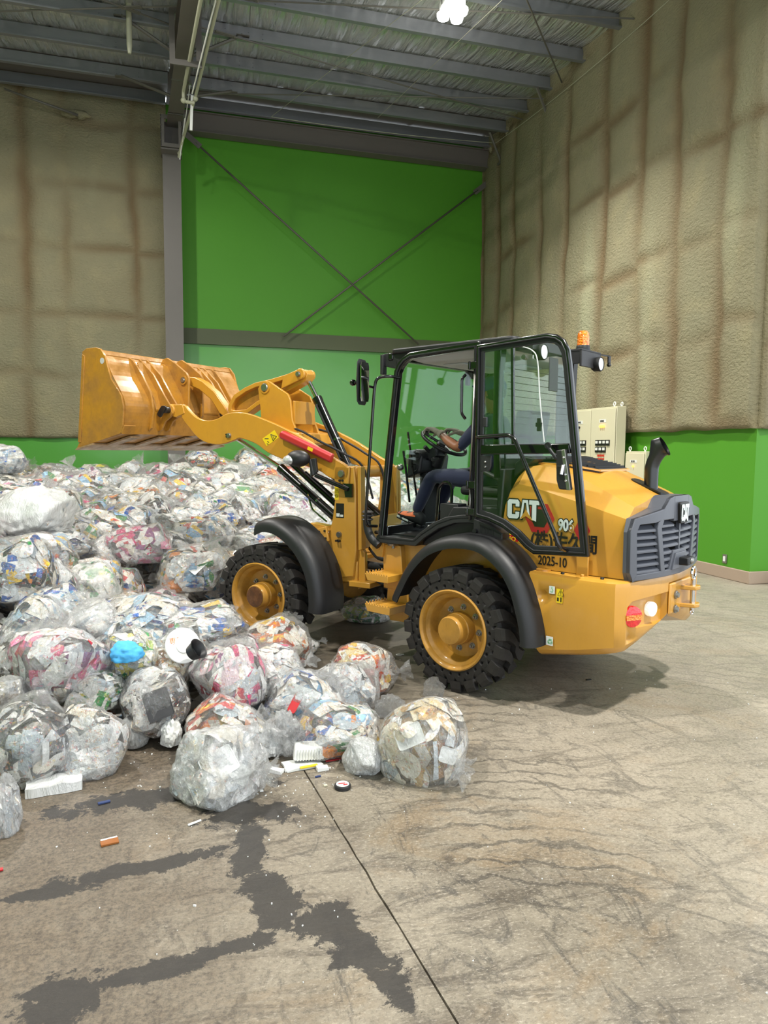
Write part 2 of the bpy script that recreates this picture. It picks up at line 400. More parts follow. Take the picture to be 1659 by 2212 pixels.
def seam_fn(u, v, seed, su, sv):
    """distance in metres to the nearest seam of the sprayed pattern"""
    wu = u + .11 * noise.noise((u * .7, v * .55, seed)) + .05 * noise.noise((u * 2, v * 2.3, seed + 5))
    i = math.floor(wu / su)
    best = 9; col = None
    for k in (i - 1, i, i + 1, i + 2):
        x = k * su + su * .30 * noise.noise((k * 3.17, seed, .5)) * 2
        d = abs(wu - x)
        if d < best: best = d
        if wu >= x: col = k
    wv = v + .10 * noise.noise((u * .9, v * .6, seed + 9)) + .12 * noise.noise((u * .35, 3, seed))
    o = (noise.noise((col * 7.3, seed, 2)) * .55) if seed > 5 else noise.noise((col * 7.3, seed, 2)) * .14
    j = round((wv - o) / sv); h = 9
    for k in (j - 1, j, j + 1):
        y = k * sv + o + .2 * noise.noise((k * 5.1, col * .3, seed))
        h = min(h, abs(wv - y) * 1.15)
    return best, h
def foam(name, P, W, H, n, thick, seed, su, sv, z0, topfn=None):
    """P(u,v,d) -> world point, d metres proud of the wall"""
    nu = int(W / .055); nv = int(H / .055); vs = []; cols = []; fs = []
    for j in range(nv + 1):
        for i in range(nu + 1):
            u = W * i / nu; v = H * j / nv
            a, b = seam_fn(u, v, seed, su, sv)
            wd = .10 + .07 * noise.noise((u * .4, v * .4, seed + 2)); k1 = min(1, max(.15, .75 + 1.3 * noise.noise((u * .5, v * .35, seed + 31)))); k2 = min(1, max(.05, .6 + 1.6 * noise.noise((u * .45, v * .6, seed + 41))))
            s1 = exp(-(a / wd) ** 2) * k1; s2 = exp(-(b / (wd * 1.1)) ** 2) * .85 * k2; s = max(s1, s2)
            s3 = exp(-(a / .26) ** 2) * .5; s4 = exp(-(b / .2) ** 2) * .42
            pill = .045 * noise.noise((u * .45, v * .45, seed + 3)) + .03 * noise.noise((u * 1.1, v * .9, seed + 13)) + .015 * noise.noise((u * 2.2, v * 2.2, seed))
            d = thick + pill - .05 * s - .03 * max(s3, s4)
            edge = min(v / .05, 1)
            vv = v - (.035 * noise.noise((u * 2.5, 4, seed)) if j == 0 else 0)
            vs.append(P(u, z0 + vv, d * (.75 + .25 * edge)))
            pt = max(0, noise.noise((u * 1.1, v * .28, seed + 20)) - .45) * 3
            cols.append((min(1, .62 * s + .5 * max(s3 * k1, s4 * k2) + .10 * noise.noise((u, v, 3))), min(1, pt), 0, 1))
    for j in range(nv):
        for i in range(nu):
            a = j * (nu + 1) + i; fs.append((a, a + 1, a + nu + 2, a + nu + 1))
    # bottom lip and side returns
    b0 = len(vs); 
    for i in range(nu + 1): vs.append(P(W * i / nu, z0 + .01, 0)); cols.append((.2, 0, 0, 1))
    for i in range(nu): fs.append((b0 + i, b0 + i + 1, i + 1, i))
    for side in (0, nu):
        b1 = len(vs)
        for j in range(nv + 1): vs.append(P(W * side / nu, z0 + H * j / nv, 0)); cols.append((.2, 0, 0, 1))
        for j in range(nv):
            a = j * (nu + 1) + side; fs.append((b1 + j, a, a + nu + 1, b1 + j + 1))
    me = bpy.data.meshes.new(name); me.from_pydata(vs, [], fs); me.materials.append(MT['foam'])
    ca = me.color_attributes.new('seam', 'FLOAT_COLOR', 'POINT')
    ca.data.foreach_set('color', [x for c in cols for x in c])
    for p in me.polygons: p.use_smooth = True
    bm = bmesh.new(); bm.from_mesh(me); bmesh.ops.recalc_face_normals(bm, faces=bm.faces); bm.to_mesh(me); bm.free()
    o = bpy.data.objects.new(name, me); COL.objects.link(o); return o
t = NT('green_sheeting'); co = t.coord()
t.set(col=t.mix(t.noise(co, .4, 3), lin('#488722'), lin('#4f9127')), rough=.5, spec=.3, nor=t.bump(t.noise(co, 2.5, 3), .12, .02)); MT['green'] = t.m
t = NT('green_lower_board'); co = t.coord()
t.set(col=t.mix(t.noise(co, .8, 4), lin('#4c8f38'), lin('#559a40')), rough=.22, spec=.6, nor=t.bump(t.noise(co, 3, 3), .15, .02)); MT['green2'] = t.m
MT['ledge'] = simple('olive_ledge_paint', '#4b5338', .6, var=.08)

wb = B().box((-.5, YB + .1, 2.2), (17.4, .2, 4.4)).done('wall_back', 'green2'); struct(wb)
B().box((3.62, YB + .02, 6.7), (7.3, .12, 4.9)).done('upper_sheet', 'green', wb)
B().box((3.62, YB - .02, 4.255), (7.3, .10, .34)).done('ledge_band', 'ledge', wb)
B().box((-4.7, YB + .1, 6.7), (9.0, .2, 5)).done('upper_backing', 'green', wb)
fb = foam('foam_cladding', lambda u, v, d: (-9 + u, YB - d, v), 8.72, 7.5, 0, .12, 1.0, 1.12, 1.32, 1.95); fb.parent = wb
wr = B().box((XR + .1, (YB + YC) / 2, 4.7), (.2, YB - YC, 9.4)).done('wall_right', 'green'); struct(wr)
fr_ = foam('foam_cladding', lambda u, v, d: (XR - d, YB - u, v), YB - YC, 7.35, 0, .16, 8.0, 1.05, 1.35, 2.07); fr_.parent = wr
wr2 = B().box((XR + 1.75, YC + .1, 4.7), (3.1, .2, 9.4)).done('wall_return', 'green'); struct(wr2)
fr2 = foam('foam_cladding', lambda u, v, d: (XR + u, YC - d, v), 3.0, 7.3, 0, .14, 12.0, 1.4, 1.3, 2.07); fr2.parent = wr2
# mortar base along the right wall
bb = B().prism([(XR - .03, YB), (XR - .03, YC - .03), (XR + 3, YC - .03), (XR + 3, YC), (XR, YC), (XR, YB)], 0, .17, 'z').done('baseboard_right', 'concrete_base', bevel=.01); struct(bb)
wlft = B().box((XL - .1, 6.5, 4.7), (.2, 20.6, 9.4)).done('wall_left', 'green'); struct(wlft)
flft = foam('foam_cladding', lambda u, v, d: (XL + d, u + 9, v), 7.7, 7.3, 0, .1, 3.0, 1.2, 1.3, 1.95); flft.parent = wlft
# lintel over the open doorway behind the camera
wf = B().box((1.5, YF - .1, 8.0), (22, .2, 3.2)).box((-6.75, YF - .1, 3.2), (4.7, .2, 6.4)).done('wall_front', 'green'); struct(wf)

# ---- roof: foil-faced insulation sagging between galvanised purlins
t = NT('foil_insulation'); co = t.coord()
cw = t.coord(scale=(7, .9, 1)); n1 = t.noise(cw, 2.2, 6, .68, .5); cr = t.ramp(t.noise(cw, 1.1, 3), [(.42, .15), (.62, 1)])
t.set(col=t.mix(t.noise(co, 1.3, 3), lin('#e0e1dd'), lin('#c8cac5')), metal=.72, rough=.22,
      nor=t.bump(t.math('MULTIPLY', n1, cr), .8, .09)); MT['foil'] = t.m
t = NT('galvanised'); co = t.coord(scale=(.3, 1, 1))
t.set(col=t.mix(t.noise(co, 5, 5, .6), lin('#7d8186'), lin('#999ca1')), metal=.6, rough=.42); MT['galv'] = t.m
ROOFX0, ROOFX1 = -9.0, 10.5
ceil = B().box(((ROOFX0 + ROOFX1) / 2, 6.9, 9.42), (ROOFX1 - ROOFX0, 20, .12)).done('ceiling', 'dark_steel'); struct(ceil)
PY = [16.35, 15.42, 14.36, 13.30, 12.17, 11.02, 9.88, 8.74, 7.6, 6.46, 5.32, 4.18, 3.04, 1.9, .76, -.38, -1.5, -2.7]
def pz(y): return 8.93 - .035 * (15.5 - y) * (y > 7) - .3 * (y <= 7)
def rx_(y): return -.085 + (15.8 - y) * .0712
random.seed(5)
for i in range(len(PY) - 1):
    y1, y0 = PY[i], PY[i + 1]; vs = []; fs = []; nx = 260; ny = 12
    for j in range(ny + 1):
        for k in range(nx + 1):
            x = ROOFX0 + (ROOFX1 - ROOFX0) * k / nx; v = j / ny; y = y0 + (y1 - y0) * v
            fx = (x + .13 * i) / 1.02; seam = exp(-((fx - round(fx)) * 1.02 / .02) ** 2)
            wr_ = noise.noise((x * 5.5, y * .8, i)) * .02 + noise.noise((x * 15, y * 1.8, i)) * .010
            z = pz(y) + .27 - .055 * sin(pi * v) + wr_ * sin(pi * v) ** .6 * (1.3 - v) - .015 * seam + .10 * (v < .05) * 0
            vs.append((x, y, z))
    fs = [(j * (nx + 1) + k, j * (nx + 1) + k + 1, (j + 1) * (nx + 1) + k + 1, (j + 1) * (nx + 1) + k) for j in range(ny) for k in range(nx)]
    me = bpy.data.meshes.new('insulation_sheet'); me.from_pydata(vs, [], fs); me.materials.append(MT['foil' if i else 'dark_steel'])  # back sheet painted dark instead of foil, to take away the lamps' reflection
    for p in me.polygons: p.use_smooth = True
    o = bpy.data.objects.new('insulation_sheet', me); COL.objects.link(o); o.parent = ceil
def zsec(h, f, l, tck=.008):
    out = [(-f, 0), (-f, l), (-f + tck, l), (-f + tck, tck), (0, tck), (0, h - tck), (0, h), (f, h), (f, h - l), (f - tck, h - l), (f - tck, h - tck), (tck, h - tck), (tck, 0)]
    return out
for y in PY:
    z0 = pz(y); sec = [(y + a, z0 + b) for a, b in zsec(.25, .075, .025)]
    spans = [(ROOFX0, rx_(y) - .15), (rx_(y) + .15, XR - .02 if y > YC else ROOFX1)]
    for a, b in spans:
        b_ = B(); b_.prism(sec, a, b, 'x')
        for q in (.55, .95, 1.2):                                                   # bolts by the rafter
            xx = b - q if b < 1 else a + q
            if y > 8:
                for dz in (.09, .17): b_.cyl((xx, y - .012, z0 + dz), (xx, y + .0, z0 + dz), .011, 6)
        b_.done('purlin', 'galv', ceil, sharp=30)
# foam plugs where the purlins meet the right wall
for y in PY:
    if y > YC + .2:
        bm = B(); bm.sphere((XR - .06, y, pz(y) + .06), .12, 10, 8, (.7, .8, 1.5)); o = bm.done('foam_plug', 'foam', wr)
        for v in o.data.vertices: v.co += Vector((0, 1, 1)) * .03 * noise.noise(v.co * 14)
# ---- rafter, column, beam
def ibeam(b, p0, p1, wd, h, tf=.018, tw=.012, side=Vector((1, 0, 0))):
    p0 = Vector(p0); p1 = Vector(p1); d = (p1 - p0).normalized(); s = (side - d * side.dot(d)).normalized(); u = s.cross(d)
    if u.z < 0 and abs(u.z) > .2: u = -u
    for c, a, e in ((0, wd, tf), (h - tf, wd, tf)):
        l = []
        for p in (p0, p1): l.append([p + s * a / 2 + u * c, p - s * a / 2 + u * c, p - s * a / 2 + u * (c + e), p + s * a / 2 + u * (c + e)])
        b.loft(l)
    l = []
    for p in (p0, p1): l.append([p + s * tw / 2 + u * tf, p - s * tw / 2 + u * tf, p - s * tw / 2 + u * (h - tf), p + s * tw / 2 + u * (h - tf)])
    b.loft(l)
    return s, u
frm = empty('steel_frame', (0, 0, 0)); frm['kind'] = 'structure'
b = B(); ibeam(b, (rx_(16.2), 16.2, 8.46), (rx_(-3), -3, 8.2), .30, .46); b.done('rafter', 'dark_steel', frm)
b = B(); b.box((-.165, 16.16, 4.16), (.37, .02, 8.3)); b.box((-.165, 16.62, 4.16), (.37, .02, 8.3)); b.box((-.165, 16.4, 4.16), (.014, .46, 8.3))
b.done('column', 'grey_steel', frm)
b = B()
hp = [(-.36, 7.98), (.05, 7.98), (.05, 8.52), (-.36, 8.52)]
b.box((-.165, 16.13, 7.9), (.42, .5, .03)); b.ring([(-.375, 7.93), (.055, 7.93), (.055, 8.56), (-.375, 8.56)], .075, 15.86, 15.89)
b.box((-.16, 16.2, 8.25), (.30, .02, .6)); b.box((-.365, 16.0, 8.25), (.012, .28, .62)); b.box((.045, 16.0, 8.25), (.012, .28, .62))
for z in (8.05, 8.2, 8.35, 8.5):
    for x in (-.36, .04): b.sphere((x, 15.85, z), .014, 6, 4)
b.done('knee_bracket', 'grey_steel', frm)
b = B(); b.box((3.7, 16.45, 8.74), (7.3, .012, .40)); b.box((3.7, 16.52, 8.53), (7.3, .28, .018)); b.box((3.7, 16.52, 8.93), (7.3, .28, .018)); b.done('eaves_beam', 'dark_steel', frm)
# second end plate and hanger straps on the rafter
b = B(); x0 = rx_(12.9); b.ring([(x0 - .26, 8.10), (x0 + .26, 8.10), (x0 + .26, 9.0), (x0 - .26, 9.0)], .09, 12.88, 12.91); b.done('splice_plate', 'grey_steel', frm)
for y in (15.5, 14.1):
    b = B(); x0 = rx_(y); b.box((x0, y, 8.43), (.33, .03, .01)); b.box((x0 + .17, y, 8.42), (.05, .05, .07)); b.done('beam_clamp', 'steel', frm)
# knee braces from the rafter flange to the purlins
for y, px_, ys_ in ((14.9, 1.05, 15.3), (13.35, 1.0, 13.25)):
    for sx in (-1, 1):
        x0 = rx_(y)
        b = B(); a = Vector((x0 + .12 * sx, y, 8.50)); e = Vector((x0 + sx * px_, ys_, 8.93)); b.tube([a, e], .028, 6, smooth=False)
        b.box(e - Vector((0, 0, .02)), (.22, .10, .012)); b.done('knee_brace', 'rod_grey', frm)
# X brace in front of the green sheeting
for p, q in (((.10, 16.42, 8.48), (5.47, 16.55, 4.30)), ((7.15, 16.5, 8.20), (2.22, 16.55, 4.32))):
    b = B(); P = Vector(p); Q = Vector(q); d = (Q - P).normalized()
    b.tube([P + d * .3, Q], .020, 8)
    n_ = Vector((-d.z, 0, d.x)); pl = [P + n_ * .06, P + d * .42 + n_ * .06, P + d * .42 - n_ * .06, P - n_ * .06]
    b.prism([(v.x, v.z) for v in pl], P.y - .012, P.y + .0, 'y'); b.done('wall_brace', 'rod_grey', frm)
# horizontal roof bracing rods with turnbuckles
def rod(name, p, q, r=.014, tb=None, m='rod_grey', sag=0):
    P = Vector(p); Q = Vector(q); b = B(); n = 9
    pts = [P.lerp(Q, k / n) + Vector((0, 0, -sag * 4 * (k / n) * (1 - k / n))) for k in range(n + 1)]
    b.tube(pts, r, 6)
    if tb is not None:
        c = P.lerp(Q, tb); d = (Q - P).normalized(); s = d.cross(Vector((0, 0, 1))).normalized()
        for k in (-1, 1): b.tube([c - d * .16 + s * .03 * k, c + d * .16 + s * .03 * k], .011, 6)
        for k in (-1, 1): b.tube([c + d * .16 * k + s * .04, c + d * .16 * k - s * .04], .014, 6)
    return b.done(name, m, frm)
rod('roof_brace', (.25, 12.3, 8.86), (7.1, 10.6, 8.72), tb=.12)
rod('roof_brace', (.15, 13.0, 8.84), (7.15, 14.6, 8.86), tb=.09)
rod('roof_brace', (.05, 15.6, 8.90), (7.1, 13.6, 8.84), tb=.06)
rod('roof_brace', (.1, 12.2, 8.84), (5.0, 8.4, 8.66))
rod('roof_brace', (3.0, 8.0, 8.6), (7.1, 12.9, 8.82))
rod('roof_brace', (0, 12.6, 8.86), (-5.5, 14.5, 8.86), tb=.13)
rod('roof_brace', (-.1, 13.2, 8.88), (-5.5, 10.9, 8.74), tb=.12)
rod('catenary_wire', (1.9, 16.0, 8.85), (7.0, 15.7, 8.80), .006, m='pipe', sag=.05)
rod('catenary_wire', (7.0, 15.7, 8.80), (7.1, 9.6, 8.5), .006, m='pipe', sag=.08)
rod('catenary_wire', (1.9, 16.0, 8.85), (3.9, 10.2, 8.62), .005, m='pipe')
rod('catenary_wire', (4.1, 15.4, 8.85), (4.9, 10.0, 8.62), .004, m='pipe')
for y in (15.5, 13.25):                                                            # braces at the right wall
    b = B(); b.tube([(XR - .06, y + .3, 8.42), (XR - .50, y, pz(y))], .03, 6, smooth=False); b.box((XR - .08, y + .3, 8.40), (.10, .14, .05)); b.done('knee_brace', 'rod_grey', frm)
# hanging conduit runs beside the rafter
def pipe(name, pts, r, m='pipe', fit=()):
    b = B(); b.tube(bend(pts, .08), r, 10)
    for f in fit: b.sphere(f, r * 1.7, 10, 8)
    return b.done(name, m, frm)
xo = .33
pipe('conduit', [(rx_(10) + .22, 9.0, 8.35), (rx_(13.9) + .03, 13.9, 8.15), (rx_(13.9) + .03, 13.9, 7.98), (rx_(13.9) + .22, 13.9, 7.98)], .030, fit=[(rx_(13.9) + .03, 13.9, 8.0)])
pipe('conduit', [(rx_(10) + .50, 9.0, 8.40), (rx_(13.9) + .24, 13.9, 8.1), (.06, 15.5, 7.95), (-.02, 15.8, 7.72)], .028, fit=[(rx_(13.9) + .24, 13.9, 8.06), (.0, 15.75, 7.78)])
pipe('conduit', [(rx_(9) + .36, 9.4, 8.4), (rx_(13.5) + .15, 13.6, 8.0)], .012, 'white')
pipe('conduit', [(rx_(14.1) + .17, 14.1, 8.4), (rx_(15.5) + .12, 15.45, 7.9)], .008, 'white')
pipe('conduit', [(rx_(15.5) + .17, 15.5, 8.38), (.0, 15.6, 7.6)], .008, 'white', fit=[(.0, 15.6, 7.62)])
b = B(); b.box((rx_(14) + .18, 14.2, 7.93), (.05, .03, .62), ry=.05); b.done('lamp_tube', 'white', frm)
b = B(); b.lathe([(0, 7.76), (.028, 7.77), (.045, 7.9), (.045, 9.0), (0, 9.0)], (-.78, 13.2, 0.55 - .0), 'z', 14); b.done('downpipe', 'pipe', frm)
# foam-coated stub high on the left wall
b = B(); b.tube([(-3.3, 16.1, 8.75), (-2.0, 16.4, 8.55)], [.02, .03], 8); b.done('roof_brace', 'rod_grey', frm)
b = B(); b.sphere((-2.05, 16.52, 8.62), .14, 14, 10, (2.2, .7, .6)); o = b.done('foam_plug', 'foam', frm)
for v in o.data.vertices: v.co += Vector((.5, 1, 1)) * .06 * noise.noise(v.co * 9)

# ---- high-bay lamp in view and its twins further on
def high_bay(x, y, label):
    r = empty('high_bay_lamp', (x, y, 8.35)); tag(r, label, 'lamp')
    B().box((0, 0, .16), (.34, .26, .16)).box((0, 0, .30), (.05, .05, .16)).done('housing', 'white', r, bevel=.015)
    b = B()
    for i in (-1, 1):
        for j in (-1, 1): b.lathe([(0, 0), (.085, 0), (.10, .045), (.10, .07), (0, .07)], (i * .11, j * .10, 0), 'z', 20)
    b.done('lamp_cluster', 'lampglow', r)
    B().tube([(-.16, 0, .10), (-.2, 0, .4), (.2, 0, .4), (.16, 0, .10)], .012, 8).done('hanger', 'steel', r)
    return r
high_bay(LAMPS[0][0], LAMPS[0][1], 'bright four-cell high-bay lamp under the roof near the top edge')

# ---- control cabinets on the right wall
def eyebolt(b, x, y, z): 
    pts = [(x, y + .03 * cos(a), z + .045 + .03 * sin(a)) for a in [2 * pi * k / 14 for k in range(15)]]
    b.tube(pts, .008, 6, cap=False); b.cyl((x, y, z), (x, y, z + .018), .012, 8)
cb = empty('control_cabinet', (6.85, 10.32, 0)); tag(cb, 'tall cream two-door control cabinet with rows of meters and indicator lamps', 'cabinet')
B().box((.10, .73, 1.25), (.18, 1.46, 2.5)).done('body', 'cabinet', cb, bevel=.006)
for k in (0, 1):
    d = B().box((-.006, .365 + .73 * k, 1.27), (.02, .715, 2.40)).done('door', 'cabinet', cb, bevel=.004)
    y0 = .365 + .73 * k
    B().box((-.018, y0, 2.27), (.004, .20, .055)).done('name_plate', 'sticker_white', d)
    text('name_plate_lettering', '制御盤', 'ink', .038, Matrix.Translation((-.021, y0 + .07, 2.255)) @ Matrix.Rotation(-pi / 2, 4, 'Z') @ Matrix.Rotation(pi / 2, 4, 'X'), d)
    if k == 0:
        for i in range(3): B().lathe([(0, -.03), (.016, -.028), (.02, -.018), (.02, 0)], (-.016, y0 - .05 + .05 * i, 2.18), 'x', 12).done('amber_lamp', 'amber_led', d)
    else: B().lathe([(0, -.03), (.018, -.026), (.022, 0)], (-.016, y0, 2.18), 'x', 12).done('lock', 'ink', d)
    for rr, cnt in ((1.90, 4), (1.785, 3 if k == 0 else 4)):
        for i in range(cnt):
            yy = y0 + .14 - .108 * i
            B().box((-.022, yy, rr), (.02, .096, .095)).box((-.034, yy, rr + .012), (.006, .07, .045), mi=1).done('meter', ['ink', 'sticker_white'], d)
    for rr, mm in ((1.685, 'red_led'), (1.625, 'red_led'), (1.57, 'green_led')):
        for i in range(4): B().box((-.022, y0 + .10 - .055 * i, rr), (.016, .034, .034)).done('indicator', mm, d)
b = B(); 
for q in ((.04, .12), (.18, .12), (.04, 1.36)): b = B(); eyebolt(b, q[0], q[1], 2.5); b.done('eyebolt', 'white', cb)
c2 = empty('control_cabinet', (7.035, 9.77, 0)); tag(c2, 'low cream single-door cabinet with one amber lamp behind the exhaust pipe', 'cabinet')
B().box((.085, .26, .88), (.15, .52, 1.76)).done('body', 'cabinet', c2, bevel=.006)
d = B().box((-.004, .26, .9), (.02, .49, 1.66)).done('door', 'cabinet', c2, bevel=.004)
B().box((-.016, .28, 1.60), (.004, .18, .045)).done('name_plate', 'sticker_white', d)
text('name_plate_lettering', '動力盤', 'ink', .032, Matrix.Translation((-.019, .34, 1.588)) @ Matrix.Rotation(-pi / 2, 4, 'Z') @ Matrix.Rotation(pi / 2, 4, 'X'), d)
B().lathe([(0, -.025), (.014, -.022), (.018, 0)], (-.014, .28, 1.52), 'x', 12).done('amber_lamp', 'amber_led', d)
for q in ((.04, .06), (.04, .46)): b = B(); eyebolt(b, q[0], q[1], 1.76); b.done('eyebolt', 'white', c2)
ol = empty('socket_outlet', (XR, 8.18, .275)); tag(ol, 'small grey wall socket low on the green wall', 'socket')
B().box((-.008, 0, 0), (.016, .075, .125)).done('plate', 'steel', ol, bevel=.003); B().box((-.02, 0, 0), (.014, .03, .07)).done('rocker', 'white', ol, bevel=.002)

# ================================================================== THE WHEEL LOADER
# local axes: x forward, y to the machine's left (towards the camera), z up; origin under the rear axle
WLD = empty('wheel_loader', (2.59025863, 5.2082122, 0), radians(122.91352758))
tag(WLD, 'yellow wheel loader with a raised bucket standing against the heap of rubbish bags', 'wheel loader')
LT = Matrix.Translation((2.59025863, 5.2082122, 0)) @ Matrix.Rotation(radians(122.91352758), 4, 'Z')
FT = Matrix.Translation((2.147, .221, 0)) @ Matrix.Rotation(radians(11.76), 4, 'Z')   # front frame, turned at the articulation
RT = .453
def mir(o, name=None, parent=None):
    """mirrored copy of a part about the machine's long axis"""
    me = o.data.copy(); me.transform(Matrix.Diagonal((1, -1, 1, 1))); me.flip_normals()
    c = bpy.data.objects.new(name or o.name.split('.')[0], me); COL.objects.link(c); c.parent = parent if parent is not None else o.parent
    for m in o.modifiers:
        n = c.modifiers.new(m.name, m.type); n.width = m.width; n.segments = m.segments; n.limit_method = m.limit_method; n.angle_limit = m.angle_limit
    return c

# ---- wheels
def tyre_mesh():
    b = B(); prof = [(.285, .0), (.30, -.004), (.335, .0), (.395, -.006), (.412, -.03), (.412, -.27), (.395, -.294), (.335, -.30), (.30, -.296), (.285, -.30), (.285, 0)]
    b.lathe([(r, h) for r, h in prof], (0, 0, 0), 'y', 80)
    o = b.done('tyre', 'rubber', None, sharp=30)
    c = B()
    for k in range(26):
        a = 2 * pi * k / 26
        for rr, ao, s in ((.322, 0, .0125), (.370, pi / 26, .0125)):
            p = (rr * cos(a + ao), 0, rr * sin(a + ao)); c.cyl((p[0], .03, p[2]), (p[0], -.06, p[2]), s, 10)
    cu = c.done('cut', 'hole', None)
    md = o.modifiers.new('b', 'BOOLEAN'); md.object = cu; md.operation = 'DIFFERENCE'; md.solver = 'EXACT'
    bpy.context.view_layer.update()
    me = bpy.data.meshes.new_from_object(o.evaluated_get(bpy.context.evaluated_depsgraph_get()))
    bpy.data.objects.remove(o); bpy.data.objects.remove(cu)
    me.name = 'tyre'; return me
TYRE = tyre_mesh()
def lug_mesh():
    """one tread block: starts on the shoulder, sweeps to the middle of the tread"""
    b = B(); loops = []
    for y, da, r0, r1, hw in ((.004, 0, .372, .425, .045), (-.004, 0, .38, .452, .047), (-.05, -.02, .40, .455, .045), (-.10, -.09, .40, .456, .040), (-.155, -.20, .40, .455, .030)):
        l = []
        for r, s in ((r0, -1), (r1, -.86), (r1, .86), (r0, 1)):
            a = da + s * hw / r * 1.02
            l.append((r * sin(a), y, r * cos(a)))
        loops.append(l)
    b.loft(loops); o = b.done('lug', 'rubber', None, sharp=25); me = o.data; bpy.data.objects.remove(o); return me
LUG = lug_mesh()
def part(name, me, parent, M=None):
    o = bpy.data.objects.new(name, me); COL.objects.link(o); o.parent = parent
    if M is not None: o.matrix_local = M
    return o
def rim_mesh(rust):
    b = B(); b.lathe([(.296, -.03), (.297, .004), (.288, .010), (.276, .004), (.268, -.006), (.262, -.03), (.240, -.045), (.232, -.055), (.228, -.10), (.215, -.125), (.10, -.128), (.0, -.128)], n=64)
    b.lathe([(.296, -.03), (.296, -.26), (.2, -.27), (0, -.27)], n=40)
    o = b.done('rim', 'wheel_yellow', None, sharp=35); me = o.data; bpy.data.objects.remove(o)
    b = B(); b.lathe([(.118, -.128), (.116, -.05), (.112, -.045), (.106, -.045), (.104, .02), (.096, .034), (0, .036)], n=40)
    o = b.done('hub', 'wheel_yellow', None, sharp=30); hub = o.data
    if rust: hub.materials.clear(); hub.materials.append(MT['yellow_worn']); 
    bpy.data.objects.remove(o); return me, hub
RIM, HUB = rim_mesh(False); 
b = B(); b.lathe([(.086, .0365), (.090, .0385), (.090, .040), (0, .040)], n=32); _o = b.done('hub_cap', 'rust', None); HUBRUST = _o.data; bpy.data.objects.remove(_o)
b = B(); b.lathe([(0, .032), (.010, .032), (.011, .020), (.018, .018), (.018, .0), (0, 0)], n=6); b.lathe([(.024, .0), (.024, .004), (.0, .004)], n=16); _o = b.done('wheel_nut', 'steel', None, sharp=20); NUT = _o.data; bpy.data.objects.remove(_o)
def wheel(T, y, spin, rust=False):
    sgn = 1 if y > 0 else -1
    M = T @ Matrix.Translation((0, y, RT)) @ (Matrix.Identity(4) if sgn > 0 else Matrix.Rotation(pi, 4, 'Z')) @ Matrix.Rotation(spin, 4, 'Y')
    rim = part('wheel', RIM, WLD, M)
    ty = part('tyre', TYRE, rim); 
    hb = part('hub', HUB, rim)
    if rust: part('hub_cap', HUBRUST, rim)
    for k in range(8):
        a = 2 * pi * k / 8 + .2; part('wheel_nut', NUT, rim, Matrix.Translation((.155 * cos(a), -.127, .155 * sin(a))))
    for k in range(20):
        part('tread_block', LUG, rim, Matrix.Rotation(2 * pi * k / 20, 4, 'Y'))
        part('tread_block', LUG, rim, Matrix.Translation((0, -.30, 0)) @ Matrix.Rotation(2 * pi * (k + .5) / 20, 4, 'Y') @ Matrix.Rotation(pi, 4, 'Z'))
    return rim
wheel(Matrix.Identity(4), .895, .1); wheel(Matrix.Identity(4), -.895, .5)
wheel(FT, .895, .25, True); wheel(FT, -.895, 1.0)

# ---- mudguards: a swept shell with a turned-down outer lip
def guard(T, C, angs, name='mudguard', yin=.56, yout=.90, side=1, lipr=.085):
    cs = [(yin, -.008), (yin, .012), (yin + .06, .016), (yout - .10, .012), (yout - .045, .0), (yout - .01, -.03), (yout, -.065), (yout, -lipr), (yout - .012, -lipr), (yout - .016, -.06), (yout - .05, -.016), (yout - .10, -.008)]
    loops = []
    for a, r in angs:
        loops.append([(C[0] + cos(a) * (r + dr), y * side, C[1] + sin(a) * (r + dr)) for y, dr in cs])
    b = B(T); b.loft(loops, smooth=True)
    return b.done(name, 'plastic', WLD, sharp=50)
def arc_pts(raw, C, n=26):
    P = smooth_path([(atan2(z - C[1], x - C[0]) % (2 * pi) if x < 0 else atan2(z - C[1], x - C[0]), sqrt((x - C[0]) ** 2 + (z - C[1]) ** 2), 0) for x, z in raw], 4)
    return [(p[0], p[1]) for p in P]
rg = [(.60, .60), (.53, .74), (.40, .93), (.25, 1.055), (.10, 1.115), (-.09, 1.14), (-.24, 1.125), (-.36, 1.065), (-.47, .97), (-.55, .85), (-.60, .72), (-.64, .58), (-.655, .44)]
guard(None, (0, RT), arc_pts(rg, (0, RT)), yin=.55, yout=.905)
guard(None, (0, RT), arc_pts(rg, (0, RT)), yin=.55, yout=.905, side=-1)
fg = [(.03, 1.10), (-.08, 1.135), (-.22, 1.12), (-.36, 1.05), (-.48, .95), (-.57, .83), (-.63, .70), (-.66, .57), (-.67, .45), (-.66, .36)]
guard(FT, (0, RT), arc_pts(fg, (0, RT)), yin=.545, yout=.905, lipr=.11)
guard(FT, (0, RT), arc_pts(fg, (0, RT)), yin=.545, yout=.905, side=-1, lipr=.11)

